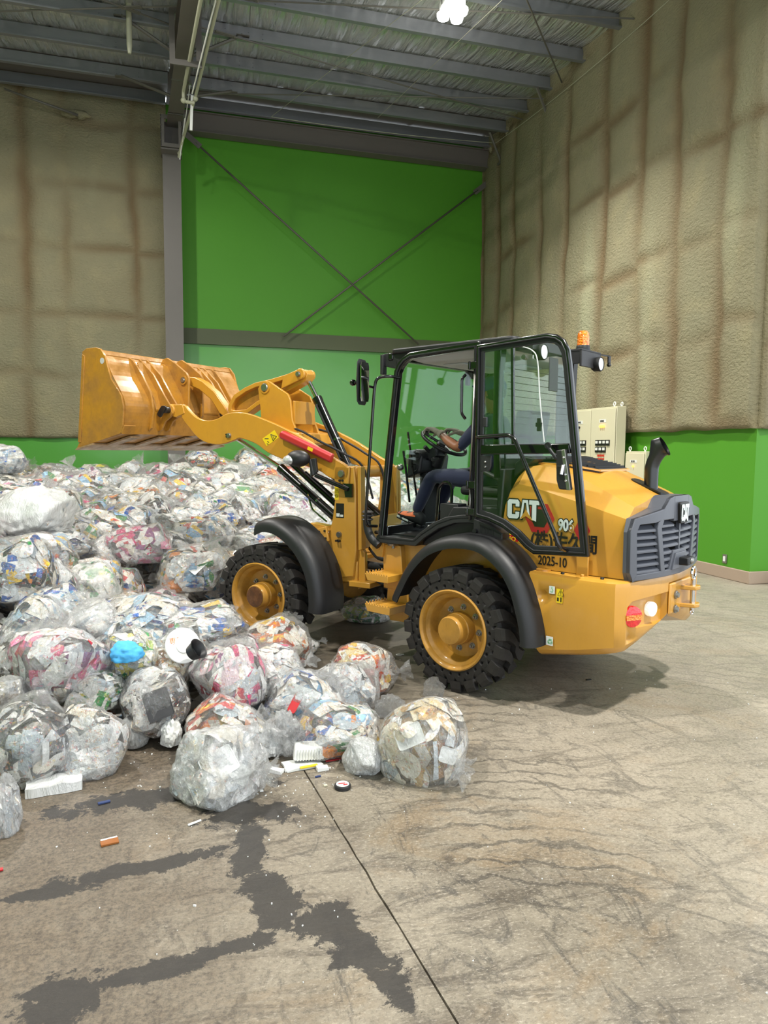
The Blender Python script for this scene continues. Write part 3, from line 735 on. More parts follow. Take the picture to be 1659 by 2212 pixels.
# ---- rear chassis
b = B(); b.box((0, 0, .70), (2.0, .80, .46)); b.box((0, 0, .50), (.26, 1.2, .20)); b.cyl((0, -.62, .453), (0, .62, .453), .11, 16); b.done('rear_chassis', 'yellow_worn', WLD, bevel=.01)
sd = [(.935, .975), (.42, 1.0), (.30, 1.08), (.17, 1.15), (0, 1.19), (-.28, 1.19), (-.30, .60), (.30, .60), (.60, .62), (.66, .34), (.84, .33), (.86, .43), (.875, .60), (.94, .60)]
b = B(); b.prism(sd[:8] + [(.60, .60), (.94, .60)], .50, .545); o = b.done('chassis_side_plate', 'yellow', WLD, bevel=.006); mir(o)
b = B(); b.prism([(.52, .80), (.55, 1.10), (.40, 1.18), (.2, 1.24), (-.05, 1.25), (-.05, 1.14), (.25, 1.09), (.40, 1.02)], .44, .50); b.done('fuel_tank', 'yellow', WLD, bevel=.01)
b = B(); b.prism([(.70, .60), (.92, .60), (.93, .97), (.74, .97)], .54, .60); b.prism([(.66, .34), (.86, .33), (.90, .45), (.88, .75), (.66, .72)], .56, .585); b.done('step_bracket', 'yellow', WLD, bevel=.006)
def step(x0, x1, y0, y1, z, h):
    b = B(); b.prism([(x0, z - h), (x1, z - h), (x1 + .03, z), (x0, z)], y0, y1)
    n = 9
    for k in range(n):                                                    # serrated tread
        xx = x0 + (x1 + .02 - x0) * (k + .5) / n
        b.prism([(xx - .011, z), (xx, z + .018), (xx + .011, z)], y1 - .006, y1)
    for k in range(7):
        yy = y0 + (y1 - y0) * (k + .5) / 7; b.prism([(yy - .011, z), (yy, z + .018), (yy + .011, z)], x1 + .018, x1 + .026, 'x')
    return b.done('step', 'yellow', WLD, bevel=.003)
step(.70, .92, .54, .80, .745, .055); step(.66, .90, .56, .82, .50, .06)
b = B(); b.lathe([(0, .945), (.012, .945), (.012, .965), (.045, .97), (.052, .985), (.02, .995), (0, .995)], (.80, .62, 0), 'z', 16); b.done('cab_mount', 'steel', WLD)
b = B(); b.prism([(.90, 1.0), (1.03, 1.01), (1.06, .93), (.98, .86), (.92, .86)], .60, .62); 
for p in ((1.02, .96), (.96, .93)): b.cyl((p[0], .60, p[1]), (p[0], .632, p[1]), .014, 6)
b.done('hose_bracket', 'yellow', WLD, bevel=.003)
# articulation joint, drive shaft, far side under parts
b = B(); b.lathe([(0, .40), (.10, .40), (.10, .50), (.16, .50), (.16, .58), (0, .58)], (1.085, 0, 0), 'z', 24); b.lathe([(0, .85), (.14, .85), (.14, .93), (.07, .93), (.07, .98), (0, .98)], (1.085, 0, 0), 'z', 24); b.cyl((1.085, 0, .4), (1.085, 0, .98), .06, 16)
b.box((.99, 0, .54), (.3, .42, .07)); b.box((.99, 0, .88), (.3, .42, .07)); b.done('articulation_joint', 'yellow_worn', WLD, bevel=.006)
b = B(); b.tube([(.4, .10, .52), (1.7, .12, .52)], .045, 12); b.tube([(.8, .30, .70), (1.35, .36, .72)], [.035, .035], 12); b.done('drive_shaft', 'dark', WLD)
for k, pts in enumerate((((.9, .32, .86), (1.1, .42, .80), (1.35, .30, .86)), ((.9, .26, .96), (1.08, .38, 1.02), (1.35, .22, 1.0)), ((.88, .38, .66), (1.06, .46, .60), (1.3, .34, .66)))):
    B().tube(smooth_path(pts, 6), .018, 8).done('hydraulic_hose', 'dark', WLD)
# breather snorkel by the cab front
b = B(); b.tube(smooth_path([(.92, .66, .96), (1.0, .67, 1.02), (1.045, .67, 1.12), (1.04, .67, 1.24)], 5), [.034] * 15 + [.042], 14); 
for z in (1.17, 1.20, 1.23): b.lathe([(.040, z - .008), (.050, z), (.040, z + .008)], (1.042, .67, 0), 'z', 16)
b.done('air_duct', 'plastic', WLD)

# ---- counterweight: lofted casting with a bulging rear
def cw_loop(off, zf):
    half = [(-.40, .735), (-.50, .74), (-.60, .745), (-.90, .745), (-1.05, .74), (-1.135, .72), (-1.18, .65), (-1.21, .48), (-1.24, .30), (-1.255, .12), (-1.26, 0)]
    full = half + [(x, -y) for x, y in half[-2::-1]]
    out = []
    for x, y in full:
        k = min(1, max(0, (x + 1.10) / -.16)); nx = -off * k * .7; sy = 1 if y > 0 else (-1 if y < 0 else 0)
        yy = y - sy * off * (1 - .4 * k) if abs(y) > .05 else y
        out.append((x - nx if x < -1.0 else x + (-off * .2 if x > -.5 else 0), yy, zf(x, y)))
    return out
def zb(x, y):
    ay = abs(y)
    t_ = max(0, min(1, (-x - .66) / .50)); base = .345 + .115 * t_ + max(0, (.62 - ay)) * .26 * (x < -1.12)
    if x > -.60: base = .36 + (x + .60) * 1.9
    return base
LZ = [lambda x, y: .925, lambda x, y: .915, lambda x, y: .89, lambda x, y: .88 * .45 + zb(x, y) * .55, lambda x, y: zb(x, y) + .05, lambda x, y: zb(x, y) + .02, lambda x, y: zb(x, y)]
OFF = [.03, .006, 0, .004, .015, .05, .09]
b = B(); b.loft([cw_loop(o_, z_) for o_, z_ in zip(OFF, LZ)], smooth=True)
CW = b.done('counterweight', 'yellow', WLD, sharp=38)
# recesses: boolean holes for the tie-down eye, the lamp pockets and the small port
c = B(); c.sphere((-.64, .775, .775), .055, 16, 12); c.sphere((-1.21, .60, .545), .042, 16, 12)
c.loft([[(-1.32, .10 + .56 * a, .675 + .14 * q) for a, q in ((0, 1), (.9, 1), (1, .7), (1, 0), (.8, -.6), (0, -.75))], [(-1.205 + .035 * a, .12 + .51 * a, .68 + .11 * q) for a, q in ((0, 1), (.9, 1), (1, .7), (1, 0), (.8, -.6), (0, -.75))]])
c.loft([[(-1.32, -(.46 + .20 * a), .675 + .14 * q) for a, q in ((0, 1), (.9, 1), (1, .7), (1, 0), (.8, -.6), (0, -.75))], [(-1.19 + .02 * a, -(.48 + .15 * a), .68 + .11 * q) for a, q in ((0, 1), (.9, 1), (1, .7), (1, 0), (.8, -.6), (0, -.75))]])
c.box((-1.30, -.16, .745), (.11, .56, .235))
cu = c.done('cut', 'yellow', None)
def boolean(o, cu, op='DIFFERENCE'):
    par = o.parent; o.parent = None
    md = o.modifiers.new('b', 'BOOLEAN'); md.object = cu; md.operation = op; md.solver = 'EXACT'; md.use_self = True
    bpy.context.view_layer.update()
    me = bpy.data.meshes.new_from_object(o.evaluated_get(bpy.context.evaluated_depsgraph_get()), depsgraph=bpy.context.evaluated_depsgraph_get())
    print('BOOL', len(o.data.polygons), len(me.polygons))
    o.modifiers.clear(); o.data = me; o.parent = par; bpy.data.objects.remove(cu)
boolean(CW, cu)
def lamp(name, c, r, m, T=None, n=24, parent=WLD, tilt=0, housing='plastic', depth=.03):
    b = B(); M = Matrix.Translation(c) @ Matrix.Rotation(tilt, 4, 'Z')
    b.T = M if T is None else T @ M
    b.lathe([(0, -.012), (r * .6, -.010), (r * .95, -.003), (r, .004), (r, depth), (0, depth)], (0, 0, 0), 'x', n)
    return b.done(name, m, parent)
tl = lamp('tail_lamp', (-1.205, .590, .695), .070, 'redlens', tilt=radians(-30))
b = B(Matrix.Translation((-1.214, .5955, .695)) @ Matrix.Rotation(radians(-30), 4, 'Z')); b.prism([(-.056, -.020), (.056, -.020), (.060, .014), (-.060, .014)], -.0025, .004, 'x'); b.done('amber_band', 'amber', tl, loc=None)
lamp('reversing_lamp', (-1.228, .325, .705), .050, 'litlens', tilt=radians(-14))
tl2 = lamp('tail_lamp', (-1.205, -.56, .695), .075, 'redlens', tilt=radians(30))
hp_ = B().box((-1.257, -.16, .745), (.02, .54, .215)).done('hitch_plate', 'yellow', WLD, bevel=.01)
b = B()
for z in (.80, .675):
    b = B(); b.prism([(-1.26, -.24), (-1.36, -.21), (-1.375, -.16), (-1.36, -.11), (-1.26, -.08)], z - .014, z + .014, 'z'); b.done('tow_jaw', 'yellow', hp_, bevel=.006)
b = B(); b.cyl((-1.325, -.16, .63), (-1.325, -.16, .86), .017, 12)
b.tube([(-1.325, -.16 + .038 * cos(a), .90 + .045 * sin(a)) for a in [2 * pi * k / 18 for k in range(19)]], .010, 8, cap=False)
b.tube([(-1.325, -.16 + .03 * cos(a), .625 + .02 * sin(a)) for a in [2 * pi * k / 14 for k in range(15)]], .005, 6, cap=False); b.done('tow_pin', 'chrome', hp_)
for z in (.765, .665):
    b = B(); b.lathe([(0, -.025), (.018, -.025), (.022, -.012), (.030, -.010), (.030, 0), (0, 0)], (-1.268, .02, z), 'x', 8); b.done('bolt', 'steel', hp_, sharp=20)
for x, y in ((-.50, .66), (-.74, .66), (-1.02, .66)): B().cyl((x, y, .915), (x, y, .938), .013, 6).done('cap_screw', 'ink', WLD)
B().lathe([(0, .0), (.05, 0), (.052, -.012), (.03, -.016), (0, -.016)], (-.575, .62, .936), 'z', 20).done('lifting_eye', 'yellow_worn', WLD)
b = B(); b.box((-.865, .628, .99), (.085, .014, .15)); b.box((-.865, .655, .921), (.085, .06, .012)); b.cyl((-.885, .665, .925), (-.885, .665, .943), .013, 6); b.done('hood_bracket', 'yellow', WLD, bevel=.004)

# ---- engine hood
def hood_sec(x, zc, zt, zm, w=.60, cy=.585, ins=.16):
    return [(x, w, .93), (x, w, 1.10), (x, w - .002, zc - .06), (x, cy, zc), (x, w - ins, zt), (x, .30, zt + (zm - zt) * .45), (x, .20, zm - .012), (x, 0, zm)]
HS = [(-.215, 1.20, 1.30, 1.34), (-.235, 1.36, 1.46, 1.50), (-.275, 1.46, 1.57, 1.62), (-.34, 1.515, 1.635, 1.67), (-.44, 1.50, 1.648, 1.685), (-.60, 1.46, 1.625, 1.672), (-.80, 1.41, 1.55, 1.615), (-1.0, 1.355, 1.46, 1.525), (-1.145, 1.315, 1.39, 1.455)]
loops = []
for x, zc, zt, zm in HS:
    h_ = hood_sec(x, zc, zt, zm, ins=.13 if x > -.9 else .11); loops.append(h_ + [(x, -y, z) for _, y, z in h_[-2::-1]])
b = B(); b.loft(loops, smooth=True); HOOD = b.done('engine_hood', 'yellow', WLD, sharp=24)
# dark mesh screen on top of the hood
b = B(); sc_ = [(-.30, .36), (-.62, .34), (-.78, .24), (-.78, -.24), (-.62, -.34), (-.30, -.36)]
def hz(x): return 1.69 - max(0, -x - .45) * .20 - (.0 if x < -.44 else (x + .44) * .12)
b.loft([[(x, y, hz(x) + .004) for x, y in sc_], [(x, y, hz(x) - .03) for x, y in sc_]]); b.done('screen', 'black_matt', HOOD)
b = B()
for k in range(11):
    x = -.33 - k * .042; hw = .33 if x > -.62 else .33 - (-.62 - x) * .6
    b.box((x, 0, hz(x) + .010), (.014, 2 * hw, .012))
o = b.done('screen_ribs', 'dark', HOOD); o['kind'] = 'stuff'
b = B(); b.ring([(x, y) for x, y in sc_], -.02, 0, .012, 'z')
o = b.done('screen_rim', 'yellow', HOOD)
for v in o.data.vertices: v.co.z += hz(v.co.x) - .012
b = B(); b.prism([(-.24, 1.55), (-.42, 1.695), (-.32, 1.715), (-.25, 1.66)], -.50, .50, 'y'); b.done('cowl', 'plastic', HOOD, bevel=.012)
# exhaust
b = B(); b.prism(rounded([(-.90, .075), (-1.16, .065), (-1.16, -.065), (-.90, -.075)], .06), 1.0, 1.0, 'z')
b = B(); ex = rounded([(-.93, .07), (-1.18, .06), (-1.18, -.06), (-.93, -.07)], .05)
b.loft([[(x, y, 1.54 + (x + .95) * .40 + dz) for x, y in ex] for dz in (0, .012)]); b.done('exhaust_flange', 'exhaust', HOOD)
b = B(); pth = smooth_path([(-1.06, 0, 1.47), (-1.06, 0, 1.60), (-1.065, 0, 1.66), (-1.09, -.0, 1.72), (-1.145, -.0, 1.79)], 5)
b.tube(pth, .047, 20, cap=False); b.tube(pth[::-1], .041, 20, cap=False)
n_ = 20; o = b.done('exhaust_pipe', 'exhaust', HOOD, weld=False)
for v in o.data.vertices:                                                  # slanted cut at the mouth
    if v.co.z > 1.74: v.co.z += (v.co.x + 1.145) * .9; v.co.x -= max(0, 1.79 - v.co.z) * .0
# ---- rear grille: curved frame with three openings and single slats
def gx(y): return -(1.15 + .10 * (1 - (y / .66) ** 2))
def gpoly(b, pts, d0, d1, n=14):
    """extrude a front-view polygon onto the bowed rear plane; finely cut across y"""
    bm = bmesh.new(); vs = [bm.verts.new((0, p[0], p[1])) for p in pts]; bm.faces.new(vs)
    ymin = min(p[0] for p in pts); ymax = max(p[0] for p in pts)
    k = max(1, int((ymax - ymin) / .06))
    for i in range(1, k):
        yc = ymin + (ymax - ymin) * i / k
        bmesh.ops.bisect_plane(bm, geom=bm.verts[:] + bm.edges[:] + bm.faces[:], plane_co=(0, yc, 0), plane_no=(0, 1, 0))
    r = bmesh.ops.extrude_face_region(bm, geom=bm.faces[:]); top = [v for v in r['geom'] if isinstance(v, bmesh.types.BMVert)]; tset = set(top)
    idx = {v: i for i, v in enumerate(bm.verts)}
    b.add([(gx(v.co.y) - (d1 if v in tset else d0), v.co.y, v.co.z) for v in bm.verts], [[idx[v] for v in f.verts] for f in bm.faces]); bm.free()
W_ = .63
out = [(.60, .925), (W_, .98), (W_ + .005, 1.24), (.60, 1.325), (.27, 1.375), (.20, 1.44), (.13, 1.455)]
out = out + [(-y, z) for y, z in out[::-1]]
G = empty('grille'); G.parent = WLD
def GP(name, polys, d0, d1, m='grille', bev=.004, par=None):
    b = B()
    for p in polys: gpoly(b, p, d0, d1)
    return b.done(name, m, par or G, bevel=bev)
frame_polys = [
    [(.60, .925), (W_, .98), (W_ + .005, 1.24), (.60, 1.325), (.545, 1.29), (.57, 1.25), (.565, .955), (.30, .945), (.30, .922)],
]
Lft = [(.60, .925), (W_, .98), (W_ + .005, 1.24), (.60, 1.325), (.27, 1.375), (.20, 1.44), (.13, 1.455), (.13, 1.29), (.26, 1.262), (.245, .962), (.0, .962), (.0, .915)]
def frame_half(s):
    a = [[(.60, .925), (W_, .98), (W_ + .005, 1.24), (.60, 1.325), (.548, 1.285), (.575, 1.24), (.560, .955)],
         [(.60, 1.325), (.27, 1.375), (.20, 1.44), (.13, 1.455), (.13, 1.30), (.30, 1.30), (.375, 1.288), (.548, 1.285)],
         [(.340, 1.29), (.355, 1.25), (.290, .955), (.235, .955), (.300, 1.25), (.27, 1.30), (.30, 1.31)],
         [(.60, .925), (.56, .962), (0, .962), (0, .915)]]
    return [[(s * y, z) for y, z in p] for p in a]
GP('grille_frame', frame_half(1) + frame_half(-1) + [[(.131, 1.455), (-.131, 1.455), (-.131, 1.285), (.131, 1.285)]], 0, .03)
b = B(); loops = []
for d in (-.10, .0, .028):
    loops.append([(gx(y) - d if d >= 0 else -1.14, y, z) for y, z in out])
b.loft(loops, cap=False); b.done('grille_shroud', 'grille', G, sharp=20)
B().prism([(y * .90, .93 + (z - .93) * .97) for y, z in out], -1.151, -1.146, 'x').done('inner_shade', 'dark', G)  # dark sheet added as the shade behind the slats, covers the hood end
b = B(); b.sphere((-1.152, .45, 1.15), .09, 20, 12, (.22, .75, 1)); b.done('radiator_drum', 'chrome', G)
b = B(); b.sphere((-1.152, .16, 1.20), .05, 12, 8, (.3, 1.3, .5)); b.sphere((-1.152, .14, 1.08), .04, 12, 8, (.3, 1.3, .5)); b.tube([(-1.155, .34, 1.02), (-1.155, .54, 1.0)], .012, 8); b.done('engine_fittings', 'rust_steel', G)
def slat(y0, y1, z, dz=0, tilt=.022):
    b = B(); loops = []
    for k in range(6):
        y = y0 + (y1 - y0) * k / 5; zz = z + dz * k / 5; X = gx(y)
        loops.append([(X - .020, y, zz), (X - .020, y, zz - .014), (X + .022, y, zz - .002 + tilt), (X + .022, y, zz + .010 + tilt)])
    b.loft(loops); b.done('slat', 'grille', G, bevel=.002)
for s in (1, -1):
    for k in range(7):
        f = k / 6; z = 1.245 - .268 * f; a0 = .572; a1 = .345 - .058 * f
        slat(s * a0, s * a1, z, -.004)
    for k in range(7):
        z = 1.262 - .046 * k; e0 = .30 - .058 * (k / 6); e1 = .012 + (0 if k < 4 else (.10 + .02 * (k - 4)))
        if k == 0: e1 = .10
        slat(s * e0, s * e1, z)
GP('centre_bar', [[(.010, 1.29), (-.010, 1.29), (-.010, 1.08), (.010, 1.08)]], -.005, .022, bev=.002)
GP('camera_shroud', [[(.175, .955), (.115, 1.085), (-.115, 1.085), (-.175, .955)]], -.01, .030)
GP('camera_shroud_rib', [[(.150, .955), (.095, 1.065), (-.095, 1.065), (-.150, .955)]], .028, .040, bev=.003)
b = B(); b.box((-1.315, -.02, 1.005), (.07, .12, .055)); b.done('rear_camera', 'plastic', G, bevel=.008)
b = B(); b.lathe([(0, -.01), (.02, -.008), (.026, 0), (.026, .02), (0, .02)], (-1.352, -.03, 1.005), 'x', 16); b.done('camera_lens', 'glass_clear', G); lamp('camera_ring', (-1.352, -.03, 1.005), .02, 'steel', parent=G, depth=.01)
lg = GP('badge', [rounded([(.068, 1.265), (.085, 1.41), (-.085, 1.41), (-.068, 1.265)], .02)], .028, .050, 'ink', .004)
for o_ in list(COL.objects):
    if o_.type == 'MESH' and o_.parent in (G, lg):
        for v in o_.data.vertices:
            if v.co.y < 0: v.co.y *= 1.05
MB_ = Matrix.Translation((-1.302, .078, 1.285)) @ Matrix.Rotation(radians(-90), 4, 'Z') @ Matrix.Rotation(radians(90), 4, 'X')

# ---- lettering and decals
def side_M(x, z, y=.6045): return Matrix.Translation((x, y, z)) @ Matrix.Rotation(pi, 4, 'Z') @ Matrix.Rotation(pi / 2, 4, 'X')
def emblem(parent, M, w, h, mat, star='yellow', outline=None):
    """the three block letters with the peak standing in front of the middle one; M maps (u right, v up)"""
    k = w / 2.52; H = h
    polys = {
        'c': [(0.12, 0), (.80, 0), (.95, .12), (.95, .36), (.66, .36), (.66, .22), (.34, .22), (.34, .78), (.66, .78), (.66, .64), (.95, .64), (.95, .88), (.80, 1), (.12, 1), (0, .88), (0, .12)],
        'a': [(1.02, .0), (1.22, 1.0), (1.62, 1.0), (1.80, .16), (1.58, .42), (1.50, .86), (1.34, .86), (1.26, .42), (1.16, .0)],
        't': [(1.74, 1.0), (1.74, .78), (1.98, .78), (1.98, .0), (2.30, -.08), (2.30, .78), (2.52, .78), (2.52, 1.0)],
    }
    for n, p in polys.items():
        if outline:
            b = B(M); b.prism(inset([(x * k, y * H) for x, y in p], -outline), -.002, -.0005, 'z'); b.done('letter_outline', 'ink', parent)
        b = B(M); b.prism([(x * k, y * H) for x, y in p], 0, .003, 'z'); b.done('letter', mat, parent)
    b = B(M); b.prism([(.98 * k, -.06 * H), (1.50 * k, .50 * H), (2.06 * k, -.06 * H), (1.50 * k, .16 * H)], .001, .004, 'z'); b.done('peak', star, parent)
def dec(parent, M, pts, mat, name='decal', t=.0012, d=0):
    b = B(M); b.prism(pts, d, d + t, 'z'); return b.done(name, mat, parent)
# rear badge
emblem(lg, Matrix.Translation((-1.302, .070, 1.283)) @ Matrix.Rotation(radians(-90), 4, 'Z') @ Matrix.Rotation(radians(90), 4, 'X'), .140, .112, 'silverink', 'silverink')
# side decals
SD = side_M(-.270, 1.270)
hexp = [(.07, .02), (.19, .02), (.245, .12), (.19, .22), (.07, .22), (.015, .12)]
dec(HOOD, side_M(-.395, 1.165), hexp, 'redink', 'hexagon_decal')
dec(HOOD, side_M(-.395, 1.165), [(.13 + (x - .13) * .62, .12 + (y - .12) * .62) for x, y in hexp], 'ink', 'hexagon_core', d=.001)
emblem(HOOD, SD @ Matrix.Translation((0, 0, .005)), .252, .135, 'silverink', 'yellow', .009)
text('number_outline', '906', 'ink', .105, side_M(-.668, 1.214) @ Matrix.Translation((0, 0, -.001)), HOOD, bold=.011, sx=.72)
text('model_number', '906', 'silverink', .105, side_M(-.668, 1.214) @ Matrix.Translation((0, 0, .0022)), HOOD, bold=.0035, sx=.72)
dec(HOOD, side_M(-.815, 1.165), [(.0, .0), (.055, .0), (.085, .06), (.055, .12), (0, .12), (-.03, .06)], 'redink', 'hexagon_decal')
text('owner_lettering', '(株)佐久間', 'ink', .135, side_M(-.455, 1.085), HOOD, bold=.0028, sx=.80)
text('date_lettering', '2025-10', 'ink', .092, side_M(-.520, .962), HOOD, bold=.0012, sx=.72)
tri = dec(HOOD, side_M(-.245, 1.10), [(0, 0), (.125, 0), (.0625, .125)], 'sticker_yellow', 'triangle_sticker')
dec(tri, side_M(-.245, 1.10), [(.006, .003), (.119, .003), (.092, .048), (.032, .048)], 'redink', 'red_band', d=.0014)
text('sticker_lettering', 'SO', 'sticker_yellow', .045, side_M(-.283, 1.105) @ Matrix.Translation((0, 0, .003)), tri, bold=.001)
cs_ = side_M(-.69, .80, .748)
s1 = dec(CW, cs_, rounded([(0, 0), (.042, 0), (.042, .052), (0, .052)], .004), 'sticker_white', 'lifting_sticker')
b = B(cs_); b.tube([(.021, .046, .002), (.021, .034, .002), (.030, .024, .002), (.026, .012, .002), (.015, .012, .002), (.013, .018, .002)], .0022, 5); b.done('hook_mark', 'greenink', s1)
s2 = dec(CW, side_M(-.745, .745, .748), rounded([(0, 0), (.045, 0), (.045, .095), (0, .095)], .004), 'sticker_yellow', 'warning_sticker')
text('warning_lettering', '⚠', 'ink', .045, side_M(-.745, .795, .7495) @ Matrix.Translation((.004, .006, 0)), s2)
dec(s2, side_M(-.745, .745, .748), [(.006, .012), (.018, .012), (.018, .036), (.006, .036)], 'ink', 'warning_mark', d=.0015); dec(s2, side_M(-.745, .745, .748), [(.030, .008), (.038, .008), (.038, .040), (.030, .040)], 'ink', 'warning_mark', d=.0015)
s3 = dec(CW, side_M(-.675, .445, .744), rounded([(0, 0), (.052, 0), (.052, .062), (0, .062)], .003), 'sticker_white', 'recycling_sticker')
text('recycling_mark', '♻', 'greenink', .036, side_M(-.675, .452, .7455) @ Matrix.Translation((.008, .008, 0)), s3)

# ================= CAB
CAB = empty('cab'); CAB.parent = WLD
AO = [(.950, .985), (.864, 1.737), (.780, 2.376), (.745, 2.435), (.695, 2.480), (.62, 2.512), (.30, 2.525), (.0, 2.535), (-.035, 2.535)]
SB = [(-.035, 1.21), (.03, 1.214), (.159, 1.201), (.30, 1.151), (.446, 1.061), (.529, .993)]
opening = AO + SB
def side_frame(y0, y1):
    b = B(); b.ring(opening, .052, y0, y1)
    return b
side_frame(.60, .655).done('door_frame', 'black', CAB, bevel=.010)
b = B(); b.ring(inset(opening, .030), .012, .655, .668); b.done('door_seal', 'plastic', CAB, bevel=.003)
side_frame(-.655, -.60).done('door_frame', 'black', CAB, bevel=.010)
b = B(); b.prism([(-.035, 1.21), (.03, 1.214), (.159, 1.201), (.30, 1.151), (.446, 1.061), (.529, .993), (.95, .985), (.945, 1.045), (.555, 1.046), (.50, 1.096), (.366, 1.190), (.238, 1.245), (.084, 1.272), (-.035, 1.275)], .57, .668)
o = b.done('sill', 'black_matt', CAB, bevel=.006); mir(o)
# cab floor, inner wheel boxes, rear body
b = B(); b.box((.72, 0, 1.02), (.46, 1.16, .05)); b.done('floor_pan', 'black_matt', CAB); 
b = B(); b.box((.69, 0, 1.052), (.40, 1.12, .012)); b.done('rubber_mat', 'plastic', CAB)
b = B(); b.prism([(.50, 1.0), (.50, 1.06), (.44, 1.12), (.30, 1.20), (.22, 1.32), (-.20, 1.34), (-.20, 1.05)], .30, .60); o = b.done('wheel_box', 'black_matt', CAB, bevel=.01); mir(o)
b = B(); b.box((.03, 0, 1.20), (.44, .62, .36)); b.done('seat_box', 'dark', CAB, bevel=.01)
b = B(); b.box((.265, .53, 1.27), (.17, .12, .14)); b.done('tool_box', 'black_matt', CAB, bevel=.006)
b = B(); b.prism([(-.17, 1.04), (-.17, 1.62), (-.23, 1.62), (-.21, 1.30), (-.20, 1.04)], -.60, .60); b.done('rear_bulkhead', 'plastic', CAB, bevel=.01)
# louvre panel behind the door hinge
lv = B().prism([(-.04, 1.255), (-.17, 1.22), (-.285, 1.165), (-.287, 1.04), (-.035, 1.07)], .56, .70).done('louvre_panel', 'black_matt', CAB, bevel=.006)
B().prism([(-.095, 1.215), (-.215, 1.180), (-.216, 1.085), (-.10, 1.095)], .699, .7015).done('perforated_field', 'dark', lv)
b = B()
for i in range(9):
    for j in range(8):
        x = -.104 - i * .013; z = 1.105 + j * .0125 - i * .002; b.box((x, .702, z), (.004, .002, .012)); 
o = b.done('perforation_webs', 'black_matt', lv); o['kind'] = 'stuff'
B().cyl((-.062, .70, 1.165), (-.062, .725, 1.165), .018, 12).done('door_stop', 'plastic', lv)
# rear pillars, rear glazing, roof
for s in (1, -1):
    b = B(); b.loft([[(x, s * y, z) for x, y, z in q] for q in (
        [(-.14, .60, 1.55), (-.20, .60, 1.55), (-.20, .54, 1.55), (-.14, .54, 1.55)], [(-.12, .60, 1.95), (-.17, .60, 1.95), (-.17, .53, 1.95), (-.12, .54, 1.95)],
        [(-.12, .60, 2.30), (-.17, .60, 2.30), (-.17, .53, 2.30), (-.12, .54, 2.30)], [(-.12, .60, 2.50), (-.18, .60, 2.50), (-.18, .52, 2.50), (-.12, .54, 2.50)])])
    b.done('rear_pillar', 'black_matt' if s < 0 else 'black', CAB, bevel=.006)
b = B(); b.box((-.10, -.50, 2.02), (.012, .22, .80)); b.done('pillar_trim', 'black_matt', CAB, bevel=.004)
RF = B(); RF.loft([[(x, y, z) for x, y in rounded([(.84, .64), (.84, -.64), (-.30, -.62), (-.30, .62)], .06)] for z in (2.515, 2.555)]); RF = RF.done('roof', 'plastic', CAB, bevel=.012)
b = B(); b.loft([[(x, y, 2.50) for x, y in ((.80, .58), (.80, -.58), (-.22, -.54), (-.22, .54))], [(x, y, 2.44) for x, y in ((.62, .50), (.62, -.50), (-.16, -.46), (-.16, .46))]]); b.done('head_liner', 'liner', CAB, bevel=.02, segs=3)
b = B(); b.box((.42, .1, 2.435), (.2, .5, .02)); b.box((.10, -.2, 2.433), (.16, .3, .02)); b.done('liner_panel', 'liner', CAB, bevel=.01)
# corner bracket at the front of the roof
b = B(); b.prism([(.945, 2.528), (.67, 2.535), (.74, 2.40), (.79, 2.395), (.92, 2.425)], .585, .60); b.box((.94, .60, 2.44), (.03, .05, .16)); 
o = b.done('roof_bracket', 'black_matt', CAB, bevel=.004); mir(o)
B().box((.86, 0, 2.50), (.05, 1.22, .06)).done('front_header', 'black', CAB, bevel=.01)
B().box((.90, 0, 1.06), (.06, 1.22, .12)).done('front_cross_member', 'black', CAB, bevel=.01)
def pane(name, quad, th=.006, mat='glass', par=CAB):
    q = [Vector(p) for p in quad]; n = (q[1] - q[0]).cross(q[2] - q[0]).normalized() * th / 2
    b = B(); b.loft([[p + n for p in q], [p - n for p in q]]); return b.done(name, mat, par)
pane('windscreen', [(.925, .60, 1.10), (.925, -.60, 1.10), (.80, -.60, 2.47), (.80, .60, 2.47)])
pane('rear_window', [(-.215, .55, 1.64), (-.215, -.55, 1.64), (-.175, -.55, 2.05), (-.175, .55, 2.05)], mat='glass'); pane('rear_window', [(-.175, .55, 2.05), (-.175, -.55, 2.05), (-.165, -.55, 2.47), (-.165, .55, 2.47)])
b = B()
for k in range(12): 
    z = 1.80 + k * .05; x = -.19 + min(.015, (z - 1.8) * .06); b.box((x, 0, z), (.003, .98, .0025))
o = b.done('heating_wires', 'dark', CAB); o['kind'] = 'stuff'
qe = smooth_path([(-.347, .605, 2.474), (-.43, .60, 2.44), (-.473, .60, 2.364), (-.50, .60, 2.1), (-.541, .60, 1.81)], 5)
pl = [(-.03, .612, 1.66), (-.03, .612, 2.48)]
b = B(); q = [(x, z) for x, y, z in ([(-.03, 0, 2.48)] + qe + [(-.20, 0, 1.80), (-.03, 0, 1.66)])]; b.prism(q, .608, .613); b.done('quarter_glass', 'glass_clear', CAB)
B().tube(qe, .004, 6).done('quarter_glass_edge', 'white', CAB)
pane('right_door_glass', [(.84, -.63, 1.10), (.52, -.63, 1.08), (.05, -.63, 1.30), (.0, -.63, 2.48)], th=.005)
bq = B(); bq.prism([(.88, 1.09), (.55, 1.09), (.50, 1.14), (.08, 1.32), (.02, 2.47), (.60, 2.46), (.74, 2.37)], -.632, -.627); bpy.data.objects.remove(bpy.data.objects['right_door_glass']); bq.done('right_door_glass', 'glass', CAB)
# wipers
B().tube([(.935, .25, 1.30), (.90, .35, 1.60), (.885, .40, 1.74)], .010, 6).tube([(.945, .12, 1.26), (.915, .22, 1.52), (.88, .35, 1.9)], .009, 6).done('wiper', 'black', CAB)
